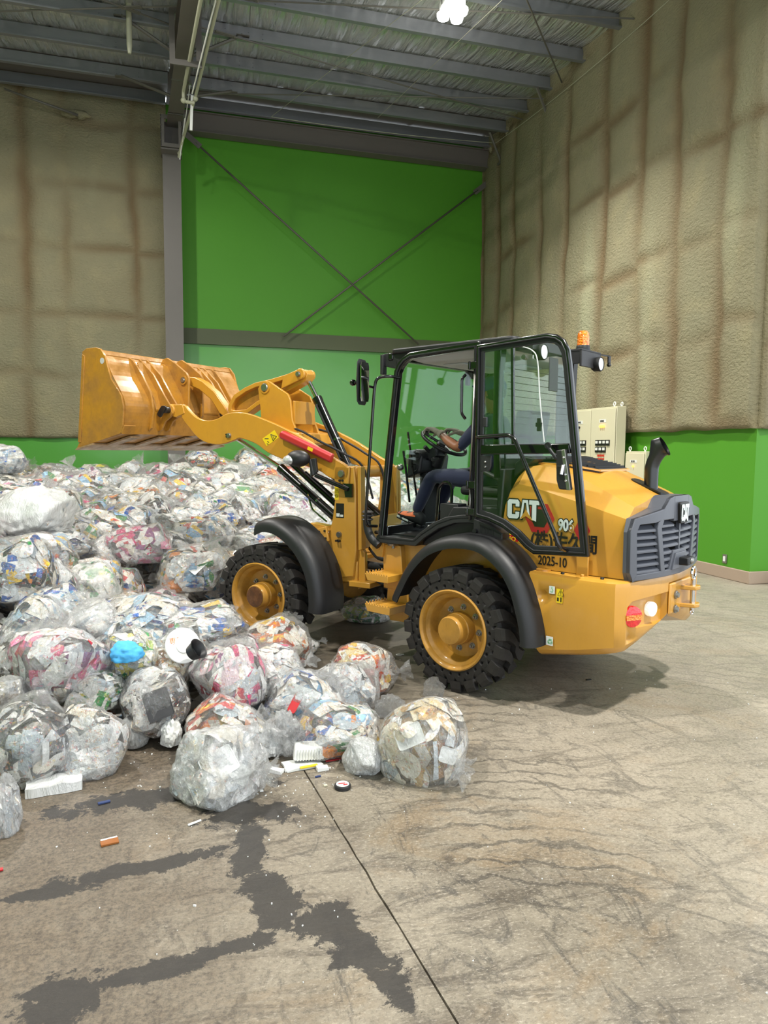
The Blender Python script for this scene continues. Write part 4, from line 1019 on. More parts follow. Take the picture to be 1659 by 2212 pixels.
# ---- interior
DC = empty('steering_column'); DC.parent = CAB
b = B(); b.loft([[(x, y, z) for x, z in ((.85, 1.56), (1.00, 1.50), (.985, 1.74), (.90, 1.76), (.83, 1.70))] for y in (-.18, .22)]); b.done('console', 'plastic', DC, bevel=.02, segs=3)
b = B(); b.lathe([(0, -.004), (.026, -.004), (.034, .006), (.038, .0), (.040, -.01), (.0, -.01)], (.905, .226, 1.60), 'y', 18); b.lathe([(0, -.004), (.024, -.004), (.03, .006), (.034, .0), (.036, -.01), (.0, -.01)], (.875, .226, 1.70), 'y', 18); b.done('air_vent', 'dark', DC)
b = B(); b.loft([[(x, y, z) for x, z in ((.88, 1.06), (.94, 1.06), (.93, 1.55), (.86, 1.56))] for y in (-.10, .12)]); b.done('column_base', 'dark', DC, bevel=.01)
b = B(); b.tube([(.86, .0, 1.62), (.75, 0, 1.80)], [.07, .05], 14); b.box((.80, .07, 1.72), (.10, .12, .09), ry=.5); b.done('column_head', 'plastic', DC, bevel=.008)
b = B(); b.tube([(.82, .10, 1.72), (.84, .17, 1.78)], [.014, .018], 10); b.tube([(.76, .08, 1.68), (.73, .2, 1.67)], [.01, .016], 8); b.done('stalk', 'dark', DC)
WM = Matrix.Translation((.76, 0, 1.815)) @ Matrix.Rotation(radians(-30), 4, 'Y')
b = B(WM); b.tube([(.205 * cos(a), .205 * sin(a), 0) for a in [2 * pi * k / 40 for k in range(41)]], .0155, 10, cap=False)
b.lathe([(0, .02), (.05, .02), (.06, 0), (.05, -.03), (0, -.03)], (0, 0, -.02), 'z', 20)
for a in (.5, pi - .5, -pi / 2): b.tube([(0, 0, -.02), (.205 * cos(a), .205 * sin(a), 0)], .013, 8)
b.done('steering_wheel', 'plastic', DC)
ST = empty('seat'); ST.parent = CAB
b = B(); b.loft([[(x, y, z) for x, y in rounded([(.44, .22), (.44, -.22), (-.04, -.23), (-.04, .23)], .05)] for z in (1.385, 1.46)]); b.done('cushion', 'dark', ST, bevel=.03, segs=3)
b = B(); b.loft([[(x - .12 * f, y * (1 - .15 * f), 1.44 + .62 * f) for x, y in rounded([(.06, .22), (.06, -.22), (-.06, -.20), (-.06, .20)], .04)] for f in (0, .3, .6, 1)]); b.done('backrest', 'dark', ST, bevel=.02)
b = B(); b.box((.05, .235, 1.345), (.30, .02, .05)); b.box((.05, .22, 1.30), (.34, .03, .04)); b.tube([(-.05, .27, 1.50), (.20, .28, 1.60), (.30, .28, 1.60)], .02, 8); b.done('seat_rail', 'black_matt', ST, bevel=.005)
B().tube(bend([(.463, .50, 1.10), (.431, .50, 1.46), (.39, .50, 1.50), (.33, .50, 1.50), (.303, .50, 1.457), (.308, .50, 1.25)], .03), .012, 8).done('grab_hoop', 'black', CAB)
b = B(); b.tube([(.47, .58, 1.15), (.42, .58, 1.155)], .009, 6); b.tube([(.42, .58, 1.155), (.385, .58, 1.175), (.355, .58, 1.165)], .008, 6); b.tube([(.42, .58, 1.15), (.39, .58, 1.135), (.36, .58, 1.14)], .008, 6); b.done('clip', 'white', CAB)
b = B(); b.box((.97, .12, 1.12), (.10, .09, .02), ry=-.8); b.box((.97, -.15, 1.12), (.10, .09, .02), ry=-.8); b.done('pedal', 'plastic', CAB, bevel=.004)
b = B(); b.lathe([(0, -.04), (.03, -.035), (.035, .0), (.0, .03)], (.60, -.30, 2.34), 'x', 14); b.tube([(.60, -.30, 2.34), (.62, -.32, 2.46)], .008, 6); b.done('cab_camera', 'dark', CAB)
# B pillar edge hardware: hinge rod, hinges, hand grip
b = B(); b.tube([(.012, .675, 1.24), (.012, .675, 1.48)], .008, 6); b.tube([(.012, .678, 1.52), (-.01, .678, 2.30)], .007, 6); b.done('gas_strut', 'steel', CAB)
for z in (1.30, 1.50, 2.36):
    b = B(); b.box((-.01, .685, z), (.07, .035, .055)); b.cyl((.02, .70, z - .03), (.02, .70, z + .03), .012, 8); b.done('hinge', 'black', CAB, bevel=.004)
B().tube(bend([(.075, .67, 2.30), (.085, .70, 2.27), (.085, .70, 2.02), (.07, .67, 1.98)], .02), .011, 8).done('hand_grip', 'black', CAB)
# ---- the open door, folded flat against the cab's rear quarter
DR = empty('open_door'); DR.parent = CAB
DO = [(-.067, 2.495), (-.36, 2.508), (-.62, 2.520), (-.693, 2.505), (-.747, 2.467), (-.782, 2.400), (-.80, 2.30), (-.965, 1.072), (-.561, 1.051), (-.50, 1.085), (-.42, 1.150), (-.307, 1.215), (-.20, 1.250), (-.11, 1.265), (-.075, 1.275)]
B().ring(DO, .030, .715, .755).done('outer_frame', 'black', DR, bevel=.010)
B().ring(inset(DO, .022), .038, .722, .742).done('glass_carrier', 'black_matt', DR, bevel=.004)
B().ring(inset(DO, .020), .012, .742, .760).done('rubber_seal', 'plastic', DR, bevel=.004)
ins = inset(DO, .052); zsplit = (1.80, 1.735)
B().prism([(-.12, 1.79), (-.80, 1.80), (-.815, 1.735), (-.12, 1.72)], .722, .752).done('waist_rail', 'black', DR, bevel=.006)
B().prism(ins, .728, .734).done('door_glass', 'glass_clear', DR)
B().box((-.365, .730, 2.13), (.022, .02, .67), ry=.035).done('sliding_window_post', 'black', DR, bevel=.003)
pane('sliding_window', [(-.16, .742, 1.81), (-.385, .742, 1.81), (-.365, .742, 2.455), (-.14, .742, 2.455)], mat='glass', par=DR)
for x in (-.155, -.17): pass
B().box((-.155, .748, 1.95), (.03, .02, .07)).done('window_catch', 'black_matt', DR, bevel=.004)
b = B(); b.box((-.50, .60, 1.93), (.03, .02, .09)); b.box((-.50, .60, 1.93), (.05, .02, .03)); b.done('glass_catch', 'dark', CAB, bevel=.004)
b = B(); b.cyl((-.385, .60, 2.395), (-.385, .64, 2.395), .018, 10); b.box((-.42, .61, 2.395), (.05, .02, .025)); b.done('glass_hinge', 'steel', CAB)
B().tube(bend([(-.12, .76, 1.842), (-.14, .835, 1.842), (-.41, .84, 1.855), (-.452, .84, 1.828), (-.775, .84, 1.200), (-.80, .835, 1.13), (-.81, .75, 1.10)], .045, 5), .0145, 10).done('grab_bar', 'black', DR)
ltc = B().prism([(-.735, 1.755), (-.795, 1.762), (-.845, 1.50), (-.765, 1.502), (-.745, 1.56)], .755, .80).done('latch_cover', 'black_matt', DR, bevel=.008)
B().prism([(-.775, 1.755), (-.800, 1.762), (-.848, 1.50), (-.820, 1.50)], .79, .803).done('latch_plate', 'steel', ltc, bevel=.003)
b = B()
for z, x in ((1.71, -.795), (1.66, -.800), (1.60, -.812), (1.56, -.815)): b.sphere((x, .806, z), .009, 8, 6)
b.tube([(-.795, .81, 1.66), (-.79, .82, 1.60)], .012, 8); b.done('latch_screws', 'chrome', ltc)
B().box((-.775, .812, 1.625), (.03, .02, .06)).done('latch_tongue', 'ink', ltc, bevel=.003)
b = B(); b.tube(bend([(-.74, .79, 1.70), (-.70, .80, 1.75), (-.675, .80, 1.785)], .02), [.012] * 7, 8); b.lathe([(0, -.01), (.022, -.01), (.022, .01), (0, .01)], (-.68, .80, 1.785), 'y', 12); b.done('door_handle', 'plastic', DR)
lp = B().prism([(-.125, 1.715), (-.21, 1.715), (-.21, 1.64), (-.195, 1.605), (-.125, 1.60)], .738, .750).done('hinge_plate', 'black_matt', DR, bevel=.004)
b = B(); b.sphere((-.165, .752, 1.67), .009, 8, 6); b.sphere((-.165, .752, 1.635), .009, 8, 6); b.done('plate_screws', 'chrome', lp)
# stickers on the far pillar seen through the glass
B().box((-.090, -.46, 2.24), (.004, .09, .12)).done('cab_sticker', 'sticker_yellow', CAB); B().box((-.090, -.56, 2.22), (.004, .07, .10)).done('cab_sticker', 'sticker_white', CAB)
# near mirror on its long handrail
MR = empty('wing_mirror'); MR.parent = CAB
B().tube(bend([(.945, .66, 1.12), (.95, .78, 1.13), (.945, .80, 1.20), (.860, .80, 2.20), (.84, .80, 2.315), (.74, .76, 2.325), (.72, .66, 2.32)], .06, 5), .0125, 10).done('handrail', 'black', MR)
mm = B(); loops = []
for f, wd, th in ((-1, .055, .01), (-.85, .080, .035), (0, .085, .05), (.85, .080, .035), (1, .055, .01)):
    z = 2.27 + f * .175; loops.append([(0.86 - a * wd * .30 + bb_ * th * .5, .94 + a * wd, z) for a, bb_ in ((-1, 0), (-.7, 1), (.7, 1), (1, 0), (.7, -.4), (-.7, -.4))])
mm.loft(loops); mm.done('mirror_housing', 'plastic', MR, bevel=.008)
b = B(); b.loft([[(.86 - a * .066 * .30 - .026 - d, .94 + a * .066, 2.27 + f * .15) for a, f in ((-1, -.8), (-.8, -1), (.8, -1), (1, -.8), (1, .8), (.8, 1), (-.8, 1), (-1, .8))] for d in (0, .008)]); b.done('mirror_glass', 'mirror', MR)
b = B(); b.tube([(.86, .81, 2.24), (.87, .90, 2.25)], .010, 8); b.lathe([(0, 0), (.022, 0), (.026, .012), (.02, .03), (0, .03)], (.895, .99, 2.265), 'x', 14); b.tube([(.87, .95, 2.26), (.90, .99, 2.265)], .012, 8); b.done('mirror_arm', 'black', MR)
MR2 = empty('wing_mirror'); MR2.parent = CAB
b = B(); b.tube([(.86, -.66, 1.9), (.95, -.78, 1.95)], .01, 8); b.sphere((.97, -.80, 1.96), .07, 14, 10, (.35, 1, 1.2)); b.done('round_mirror', 'plastic', MR2)
b = B(); b.box((.985, .16, 1.65), (.06, .10, .05)); b.sphere((1.0, .30, 1.60), .03, 10, 8); b.done('washer_nozzle', 'steel', CAB)
# ---- roof lights, beacon, bracket
RL = empty('rear_light_bar'); RL.parent = CAB
b = B(); b.box((-.40, -.36, 2.475), (.02, .34, .13)); b.box((-.33, -.36, 2.535), (.16, .34, .02)); b.box((-.35, -.20, 2.48), (.12, .012, .10)); b.box((-.34, .34, 2.49), (.14, .44, .07)); b.box((-.435, .30, 2.30), (.008, .13, .24)); b.done('bracket', 'black_matt', RL, bevel=.004)
for y in (.45, -.45):
    b = B(); b.lathe([(0, .05), (.04, .05), (.055, .03), (.058, -.02), (.052, -.03)], (-.415 if y > 0 else -.425, y, 2.445), 'x', 24); h = b.done('work_lamp', 'dark', RL)
    b = B(); b.lathe([(0, -.034), (.03, -.032), (.050, -.026), (.052, -.02)], (-.415 if y > 0 else -.425, y, 2.445), 'x', 24); b.done('lens', 'lamplens', h)
bc = B().lathe([(0, 2.548), (.055, 2.548), (.056, 2.56), (.052, 2.585), (.050, 2.59), (0, 2.59)], (-.335, -.36, 0), 'z', 28).done('beacon_base', 'plastic', RL)
B().lathe([(.048, 2.585), (.047, 2.66), (.043, 2.685), (.030, 2.703), (0, 2.71)], (-.335, -.36, 0), 'z', 32).done('beacon_lens', 'amber', bc)
B().tube(smooth_path([(-.26, -.20, 2.55), (-.36, -.22, 2.50), (-.40, -.30, 2.49), (-.38, -.34, 2.55)], 5), .004, 6).done('lamp_cable', 'pipe', RL)
b = B(); b.tube([(-.40, -.50, 2.53), (-.44, -.62, 2.525)], .007, 6); b.tube([(-.44, -.62, 2.525), (-.44, -.62, 2.47)], .014, 8); b.sphere((-.44, -.62, 2.455), .018, 10, 8); b.done('reversing_sensor', 'black', RL)

# ================= FRONT FRAME AND LOADER LINKAGE (all in front-frame coordinates, matrix FT)
FF = empty('front_frame'); FF.parent = WLD
b = B(FT)
tp = [(-.50, 1.60), (-.70, 1.60), (-.74, 1.45), (-.74, .86), (-.70, .80), (-.66, .80), (-.62, .70), (-.66, .60), (-.60, .56), (-.30, .56), (-.28, .86), (-.36, .92), (-.41, .92), (-.47, .82), (-.52, .90), (-.44, 1.10), (-.47, 1.30)]
tp = [(-.505, 1.60), (-.70, 1.60), (-.72, 1.45), (-.73, .86), (-.70, .62), (-.45, .58), (-.25, .60), (-.25, .80), (-.38, .90), (-.415, .95), (-.47, 1.10), (-.50, 1.30)]
for y in (.40, -.40): b.prism(tp, y - .022, y + .022)
b.box((-.73, 0, 1.00), (.03, .78, .28)); b.box((-.70, .37, 1.34), (.03, .06, .50)); b.box((-.70, -.37, 1.34), (.03, .06, .50)); b.box((-.40, 0, .66), (.66, .80, .20))
b.done('tower', 'yellow', FF, bevel=.01)
b = B(FT); b.prism([(-.74, .90), (-.79, .84), (-.80, .56), (-.72, .50), (-.70, .90)], .33, .378); b.box((-.78, .2, .56), (.22, .5, .05)); b.cyl((0, -.62, .453), (0, .62, .453), .11, 16); b.box((0, 0, .52), (.3, .9, .22)); b.done('front_axle', 'yellow', FF, bevel=.006)
b = B(FT); b.prism([(-.735, 1.60), (-.77, 1.60), (-.785, .87), (-.75, .86)], .345, .42); b.done('tower_flange', 'yellow', FF, bevel=.004)
b = B(FT); b.prism([(-.515, 1.60), (-.50, 1.50), (-.52, 1.44), (-.66, 1.44), (-.67, 1.60)], .422, .442); b.done('pivot_boss', 'yellow', FF, bevel=.008)
def pin(x, z, y, r=.034, tabs=True, par=FF):
    b = B(FT); b.lathe([(0, .022), (r * .8, .022), (r, .012), (r, 0), (0, 0)], (x, y, z), 'y', 18); o = b.done('pivot_pin', 'steel', par)
    return o
pin(-.585, 1.535, .44); pin(-.55, .99, .42, .028); pin(.715, 1.875, .44, .026)
for x, z in ((-.57, 1.475), (-.60, 1.475), (-.535, .935), (-.56, .932), (.742, 1.885), (.740, 1.865)): B(FT).cyl((x, .42, z), (x, .458, z), .010, 6).done('bolt', 'ink', FF)
pl_ = B(FT).prism([(-.515, .60 + .67), (-.515, 1.14), (-.60, 1.14), (-.60, 1.27)], .421, .4235).done('rating_plate', 'ink', FF); 
def ftd(x, z, y): return FT @ Matrix.Translation((x, y, z)) @ Matrix.Rotation(pi, 4, 'Z') @ Matrix.Rotation(pi / 2, 4, 'X')
dec(pl_, ftd(-.52, 1.15, .4235), [(0, 0), (.035, 0), (.035, .03), (0, .03)], 'sticker_white', 'plate_field'); dec(pl_, ftd(-.562, 1.15, .4235), [(0, 0), (.03, 0), (.03, .02), (0, .02)], 'sticker_white', 'plate_field')
ws = dec(FF, ftd(-.50, 1.30, .4215), rounded([(0, 0), (.042, 0), (.042, .12), (0, .12)], .003), 'sticker_yellow', 'warning_sticker'); text('warning_lettering', '⚠', 'ink', .036, ftd(-.503, 1.37, .423), ws)
b = B(ftd(-.50, 1.30, .423)); b.tube([(.021 + .013 * cos(a), .035 + .013 * sin(a), .001) for a in [2 * pi * k / 16 for k in range(17)]], .0015, 4); b.tube([(.012, .044, .001), (.030, .026, .001)], .0015, 4); b.done('warning_mark', 'ink', ws)
b = B(FT); b.prism([(-.34, 1.03), (-.44, 1.06), (-.47, .93), (-.38, .90)], .45, .475); b.prism([(-.25, 1.08), (-.44, 1.06), (-.46, 1.02), (-.33, .98)], .34, .45); b.done('guard_bracket', 'yellow', FF, bevel=.004)
for x, z in ((-.37, 1.01), (-.40, .94), (-.43, 1.02), (-.44, .955)): B(FT).cyl((x, .47, z), (x, .485, z), .010, 6).done('bolt', 'ink', FF)
# lamp arm, turn lamp
la = B(FT).tube([(-.66, .45, 1.40), (-.36, .52, 1.52)], .022, 10).prism([(-.61, 1.45), (-.70, 1.45), (-.70, 1.33), (-.63, 1.33)], .428, .452).done('lamp_arm', 'black', FF)
b = B(FT); b.prism([(-.30, 1.66), (-.36, 1.67), (-.38, 1.55), (-.31, 1.50)], .50, .53); b.tube([(-.30, .52, 1.66), (-.34, .52, 1.52)], .018, 8); b.done('lamp_bracket', 'black_matt', la, bevel=.003)
hl = B(FT).sphere((-.20, .56, 1.665), .105, 20, 14, (1.15, .8, .72)).done('headlamp', 'plastic', la)
b = B(FT); b.sphere((-.145, .585, 1.655), .085, 16, 12, (1.0, .85, .55)); b.done('headlamp_lens', 'lamplens', hl)
# ---- lift arms
ARM = [(1.364, 2.157), (1.305, 2.181), (1.238, 2.121), (1.136, 2.052), (1.003, 2.023), (.87, 2.04), (.761, 2.084), (.634, 2.098), (.488, 2.085), (.305, 2.032), (.069, 1.949), (-.216, 1.828), (-.489, 1.677), (-.60, 1.628), (-.66, 1.57), (-.636, 1.486), (-.557, 1.474), (-.449, 1.500), (-.312, 1.568), (-.002, 1.637), (.115, 1.67), (.248, 1.716), (.354, 1.78), (.461, 1.821), (.585, 1.849), (.658, 1.828), (.831, 1.787), (1.006, 1.803), (1.14, 1.861), (1.252, 1.962), (1.343, 2.056)]
ARM2 = [tuple(p[:2]) for p in smooth_path([(x, z, 0) for x, z in ARM + ARM[:1]], 3)[:-1]]
AR = empty('lift_arms'); AR.parent = FF
for y in (.42, -.42):
    b = B(FT); b.prism(ARM2, y - .022, y + .022); b.done('lift_arm', 'yellow_arm', AR, bevel=.007)
    b = B(FT); b.lathe([(0, -.05), (.055, -.05), (.062, -.04), (.062, .04), (.055, .05), (0, .05)], (1.49, y, 2.135), 'y', 24); b.prism([(1.49, 2.19), (1.33, 2.19), (1.30, 2.10), (1.42, 2.06), (1.50, 2.08)], y - .03, y + .03); b.done('arm_tip', 'yellow_arm', AR, bevel=.006)
b = B(FT); b.cyl((.25, -.42, 1.86), (.25, .42, 1.86), .085, 28); b.cyl((-.58, -.44, 1.545), (-.58, .44, 1.545), .055, 20); b.prism([(.42, 1.96), (.02, 1.90), (-.02, 1.80), (.30, 1.78)], -.39, .39); b.done('torque_tube', 'yellow_arm', AR, bevel=.01)
CP = [(.508, 2.385), (.458, 2.415), (.408, 2.405), (.182, 2.277), (.15, 2.213), (.127, 2.021), (.056, 1.881), (.02, 1.80), (.20, 1.80), (.40, 1.86), (.50, 1.95), (.519, 2.157), (.545, 2.34)]
for y in (.20, -.16): b = B(FT); b.prism(CP, y - .014, y + .014); b.done('crank_cheek', 'yellow_arm', AR, bevel=.006)
b = B(FT); b.box((.13, .02, 2.10), (.03, .33, .22)); b.done('cheek_stiffener', 'yellow_arm', AR, bevel=.004)
pin(.455, 2.345, .212, .042, par=AR)
b = B(FT); b.lathe([(.042, 0), (.058, 0), (.058, .02), (.042, .02)], (.455, .205, 2.345), 'y', 24); b.done('boss_ring', 'yellow_arm', AR)
# bell crank: outer ring plate, thinner web
CK = [(1.04, 2.14), (1.033, 2.20), (.959, 2.297), (.816, 2.366), (.676, 2.411), (.471, 2.439), (.175, 2.498), (.110, 2.520), (.062, 2.510), (.030, 2.470), (.045, 2.42), (.063, 2.397), (.306, 2.296), (.506, 2.23), (.643, 2.18), (.783, 2.102), (.925, 2.095), (1.01, 2.10)]
CKn = B(FT).ring(CK, .045, -.02, .10).done('bell_crank', 'yellow_arm', AR, bevel=.008)
b = B(FT); b.prism(inset(CK, .035), .005, .045); b.done('web', 'yellow_worn', CKn)
for y in (-.045, .115): b = B(FT); b.lathe([(0, -.018), (.052, -.018), (.055, 0), (.052, .018), (0, .018)], (.100, y, 2.468), 'y', 22); b.prism([(.10, 2.52), (.10, 2.415), (.33, 2.33), (.30, 2.46)], y - .014, y + .014); b.done('clevis', 'yellow_arm', CKn, bevel=.006)
pin(.112, 2.466, .135, .026, par=AR)
B(FT).lathe([(0, -.05), (.048, -.05), (.048, .05), (0, .05)], (.10, .035, 2.46), 'y', 20).done('rod_eye', 'plastic', AR)
# tilt link to the bucket
LK = [(1.68, 2.47), (1.62, 2.515), (1.53, 2.505), (1.414, 2.457), (1.25, 2.345), (1.12, 2.20), (1.045, 2.10), (1.09, 2.06), (1.184, 2.116), (1.299, 2.259), (1.464, 2.37), (1.60, 2.42), (1.66, 2.43)]
b = B(FT); b.prism(LK, -.03, .07); b.done('tilt_link', 'yellow_arm', AR, bevel=.01)
# cylinders
def ram(p0, pm, p1, y, rr, rb, name):
    P = [Vector((x, y, z)) for x, z in (p0, pm, p1)]
    o = B(FT).tube([P[0], P[1]], rr, 16).done(name + '_rod', 'chrome', AR)
    b = B(FT); d = (P[2] - P[1]).normalized(); b.tube([P[1], P[1] + d * .002, P[1] + d * .05, P[1] + d * .052, P[2]], [rb * .8, rb * 1.08, rb * 1.08, rb, rb], 24); c = b.done(name, 'black', AR)
    L_ = (P[2] - P[1]).length
    for f in (.62,):
        q = P[1] + d * L_ * f; B(FT).tube([q, q + d * .018], rb * 1.08, 24).done('hose_clamp', 'chrome', c)
    s = Vector((0, rb + .012, 0)); b = B(FT); b.tube([P[1] + d * .08 + s, P[1] + d * .10 + s * 1.2, P[2] - d * .08 + s * 1.2, P[2] - d * .05], .011, 8); b.done('hydraulic_line', 'dark', c)
    return c
ram((.100, 2.45), (-.022, 2.246), (-.375, 1.60), .02, .022, .046, 'tilt_cylinder')
ram((.715, 1.86), (.161, 1.575), (-.53, 1.09), .36, .021, .042, 'lift_cylinder')
ram((.715, 1.86), (.161, 1.575), (-.53, 1.09), -.36, .021, .042, 'lift_cylinder')
B(FT).tube([(.10, .27, 1.62), (-.45, .27, 1.22)], .030, 14).tube([(-.10, .31, 1.54), (-.40, .31, 1.33)], .012, 8).done('ride_control_cylinder', 'black', AR)
B(FT).tube(bend([(-.20, .42, 1.34), (-.26, .43, 1.20), (-.42, .43, 1.10)], .03), .009, 8).done('hydraulic_pipe', 'chrome', AR)
b = B(FT); b.prism([(-.38, 1.12), (-.50, 1.02), (-.58, 1.04), (-.60, 1.14), (-.48, 1.18)], .31, .335); b.done('cylinder_lug', 'yellow', FF, bevel=.006)
for y in (.30, -.36):
    B(FT).tube(smooth_path([(.25, y * .6, 1.96), (.05, y * .7, 1.93), (-.2, y * .7, 1.82), (-.42, y * .6, 1.72), (-.62, y * .5, 1.60), (-.72, y * .4, 1.3)], 6), .011, 8).done('hydraulic_hose', 'dark', AR)
# red safety prop clipped on the near arm
b = B(FT); RP = [(.067, 1.905), (-.50, 1.705), (-.523, 1.66), (-.48, 1.625), (.06, 1.860)]
d0 = Vector((.06, .47, 1.885)); d1 = Vector((-.50, .47, 1.668)); dd_ = (d1 - d0).normalized(); nn = Vector((-dd_.z, 0, dd_.x))
loops = []
for f in (0, .02, .98, 1):
    c = d0.lerp(d1, f); k = .6 if f in (0,) else 1
    loops.append([c + nn * (.040 * k) + Vector((0, -.028, 0)), c + nn * (.040 * k) + Vector((0, .012, 0)), c + nn * (.022 * k) + Vector((0, .030, 0)), c - nn * (.022 * k) + Vector((0, .030, 0)), c - nn * (.040 * k) + Vector((0, .012, 0)), c - nn * (.040 * k) + Vector((0, -.028, 0))])
b.loft(loops); rp = b.done('safety_prop', 'red', AR, bevel=.006)
dec(rp, FT @ Matrix.Translation(d0.lerp(d1, .62) + Vector((0, .031, 0))) @ Matrix.Rotation(atan2(dd_.z, dd_.x), 4, 'Y').inverted() @ Matrix.Rotation(pi / 2, 4, 'X'), [(-.03, -.015), (.03, -.015), (.03, .015), (-.03, .015)], 'sticker_yellow', 'prop_sticker')
c = B(FT); c.prism([(-.30, 1.752), (-.47, 1.688), (-.47, 1.660), (-.30, 1.724)], .44, .52)
wsq = ftd(.34, 1.70, .4425)
wa = B(FT); q0 = Vector((.150, .4432, 1.905)); 
pts = [(.312, 1.86), (.21, 1.94), (.135, 1.905), (.235, 1.825)]
s5 = wa.prism([(.305, 1.845), (.16, 1.925), (.110, 1.855), (.255, 1.775)], .4425, .4435).done('warning_sticker', 'sticker_yellow', AR)
b = B(FT); 
for p, q in (((.205, 1.885), (.135, 1.865)), ((.135, 1.865), (.175, 1.825)), ((.175, 1.825), (.205, 1.885)), ((.275, 1.845), (.23, 1.845)), ((.245, 1.82), (.225, 1.81)), ((.25, 1.80), (.232, 1.79)), ((.178, 1.868), (.165, 1.845))):
    b.tube([(p[0], .4437, p[1]), (q[0], .4437, q[1])], .003, 5)
b.done('warning_mark', 'ink', s5)
# ---- bucket
BK = empty('bucket'); BK.parent = FF
BS = [(2.325, 1.735), (2.235, 1.86), (2.225, 2.10), (2.185, 2.60), (2.197, 2.705), (2.13, 2.735), (1.99, 2.735), (1.925, 2.72), (1.857, 2.643), (1.825, 2.537), (1.781, 2.422), (1.70, 2.33), (1.643, 2.256), (1.612, 2.142), (1.625, 2.0), (1.642, 1.91), (1.668, 1.885)]
shell = [(2.30, 1.742), (1.66, 1.885), (1.62, 2.0), (1.605, 2.13), (1.635, 2.25), (1.78, 2.46), (1.86, 2.60), (1.93, 2.69), (2.13, 2.715)]
HWB = .93
for s in (1, -1):
    b = B(FT); b.prism(BS, s * HWB - .011, s * HWB + .011); o = b.done('side_plate', 'yellow_worn', BK, bevel=.004)
    b = B(FT); b.prism([(2.29, 1.80), (2.25, 1.80), (2.15, 2.66), (2.19, 2.68)], s * (HWB + .012) - .006, s * (HWB + .012) + .006); b.done('side_cutter', 'yellow_worn', BK, bevel=.003)
    b = B(FT); b.cyl((1.90, s * (HWB - .013), 2.60), (1.90, s * (HWB + .013), 2.60), .030, 16); b.done('hook_eye', 'greenink' if 0 else 'liner', BK)
def smp(pts, n=5):
    return [(p[0], p[1]) for p in smooth_path([(x, z, 0) for x, z in pts], n)]
curve_ = [shell[0]] + [shell[1]] + smp(shell[1:8], 4)[1:] + [shell[8]]
b = B(FT); inner = []
N_ = len(curve_)
for i, (x, z) in enumerate(curve_):
    a = Vector(curve_[min(i + 1, N_ - 1)]) - Vector(curve_[max(i - 1, 0)]); a.normalize(); inner.append((x + a.y * .014, z - a.x * .014))
b.prism(curve_ + inner[::-1], -HWB + .01, HWB - .01); b.done('shell', 'yellow_worn', BK, sharp=50)
b = B(FT); b.prism([(2.325, 1.722), (2.30, 1.742), (2.05, 1.792), (2.05, 1.775), (2.30, 1.722)], -HWB - .03, HWB + .03); b.done('cutting_edge', 'rust_steel', BK, bevel=.002)
b = B(FT)
for k in range(5):
    y = -.74 + k * .37; b.prism([(2.05, 1.788), (1.68, 1.872), (1.68, 1.855), (2.05, 1.77)], y - .05, y + .05)
for k in range(5):
    y = -.74 + k * .37; B(FT).prism([(2.04, 1.79), (1.69, 1.87), (1.69, 1.850), (2.04, 1.772)], y - .06, y + .06).done('wear_strip', 'rust_steel', BK, bevel=.002)
b.bm.free()
b = B(FT); b.prism([(1.655, 1.90), (1.64, 1.88), (1.60, 1.965), (1.615, 1.97)], .80, HWB + .012); b.done('heel_plate', 'yellow_worn', BK, bevel=.003)
b = B(FT); b.prism([(2.13, 2.735), (1.93, 2.71), (1.90, 2.66), (2.13, 2.70)], -HWB + .01, HWB - .01); b.done('top_rail', 'yellow_worn', BK, bevel=.008)
b = B(FT); b.prism([(1.86, 2.615), (1.80, 2.50), (1.66, 2.30), (1.60, 2.12), (1.592, 2.14), (1.65, 2.32), (1.79, 2.52), (1.85, 2.63)], -.55, .55); b.done('back_plate', 'yellow_worn', BK, bevel=.003)
RIB = [(1.92, 2.68), (1.86, 2.64), (1.70, 2.50), (1.56, 2.30), (1.46, 2.17), (1.44, 2.10), (1.47, 2.06), (1.54, 2.02), (1.60, 1.93), (1.64, 1.92), (1.64, 2.2), (1.80, 2.48)]
RIBS = [(1.91, 2.67), (1.85, 2.64), (1.74, 2.52), (1.60, 2.30), (1.565, 2.12), (1.60, 1.95), (1.64, 1.92), (1.64, 2.2), (1.80, 2.48)]
for y, R_p in ((.47, RIB), (.37, RIB), (-.37, RIB), (-.47, RIB), (.60, RIBS), (-.60, RIBS)):
    b = B(FT); b.prism(R_p, y - .011, y + .011); b.done('hinge_rib', 'yellow_worn', BK, bevel=.003)
EAR = [(1.93, 2.70), (1.86, 2.72), (1.74, 2.655), (1.58, 2.545), (1.545, 2.49), (1.56, 2.10), (1.62, 2.05), (1.66, 2.25), (1.80, 2.48)]
for y in (.125, -.085):
    b = B(FT); b.prism(EAR, y - .014, y + .014); b.done('link_ear', 'yellow_worn', BK, bevel=.004)
pin(1.615, 2.468, .139, .030, par=BK)
b = B(FT); b.lathe([(.032, 0), (.048, 0), (.048, .016), (.032, .016)], (1.615, .139, 2.468), 'y', 20); b.done('boss_ring', 'yellow_worn', BK)
for s in (1, -1):
    b = B(FT); b.cyl((1.49, s * .30, 2.135), (1.49, s * .53, 2.135), .034, 18); b.prism(rounded([(1.455, 2.17), (1.53, 2.18), (1.60, 2.09), (1.55, 2.05)], .03), s * .53 - .008, s * .53 + .008); o = b.done('bucket_pin', 'exhaust', BK, bevel=.003)

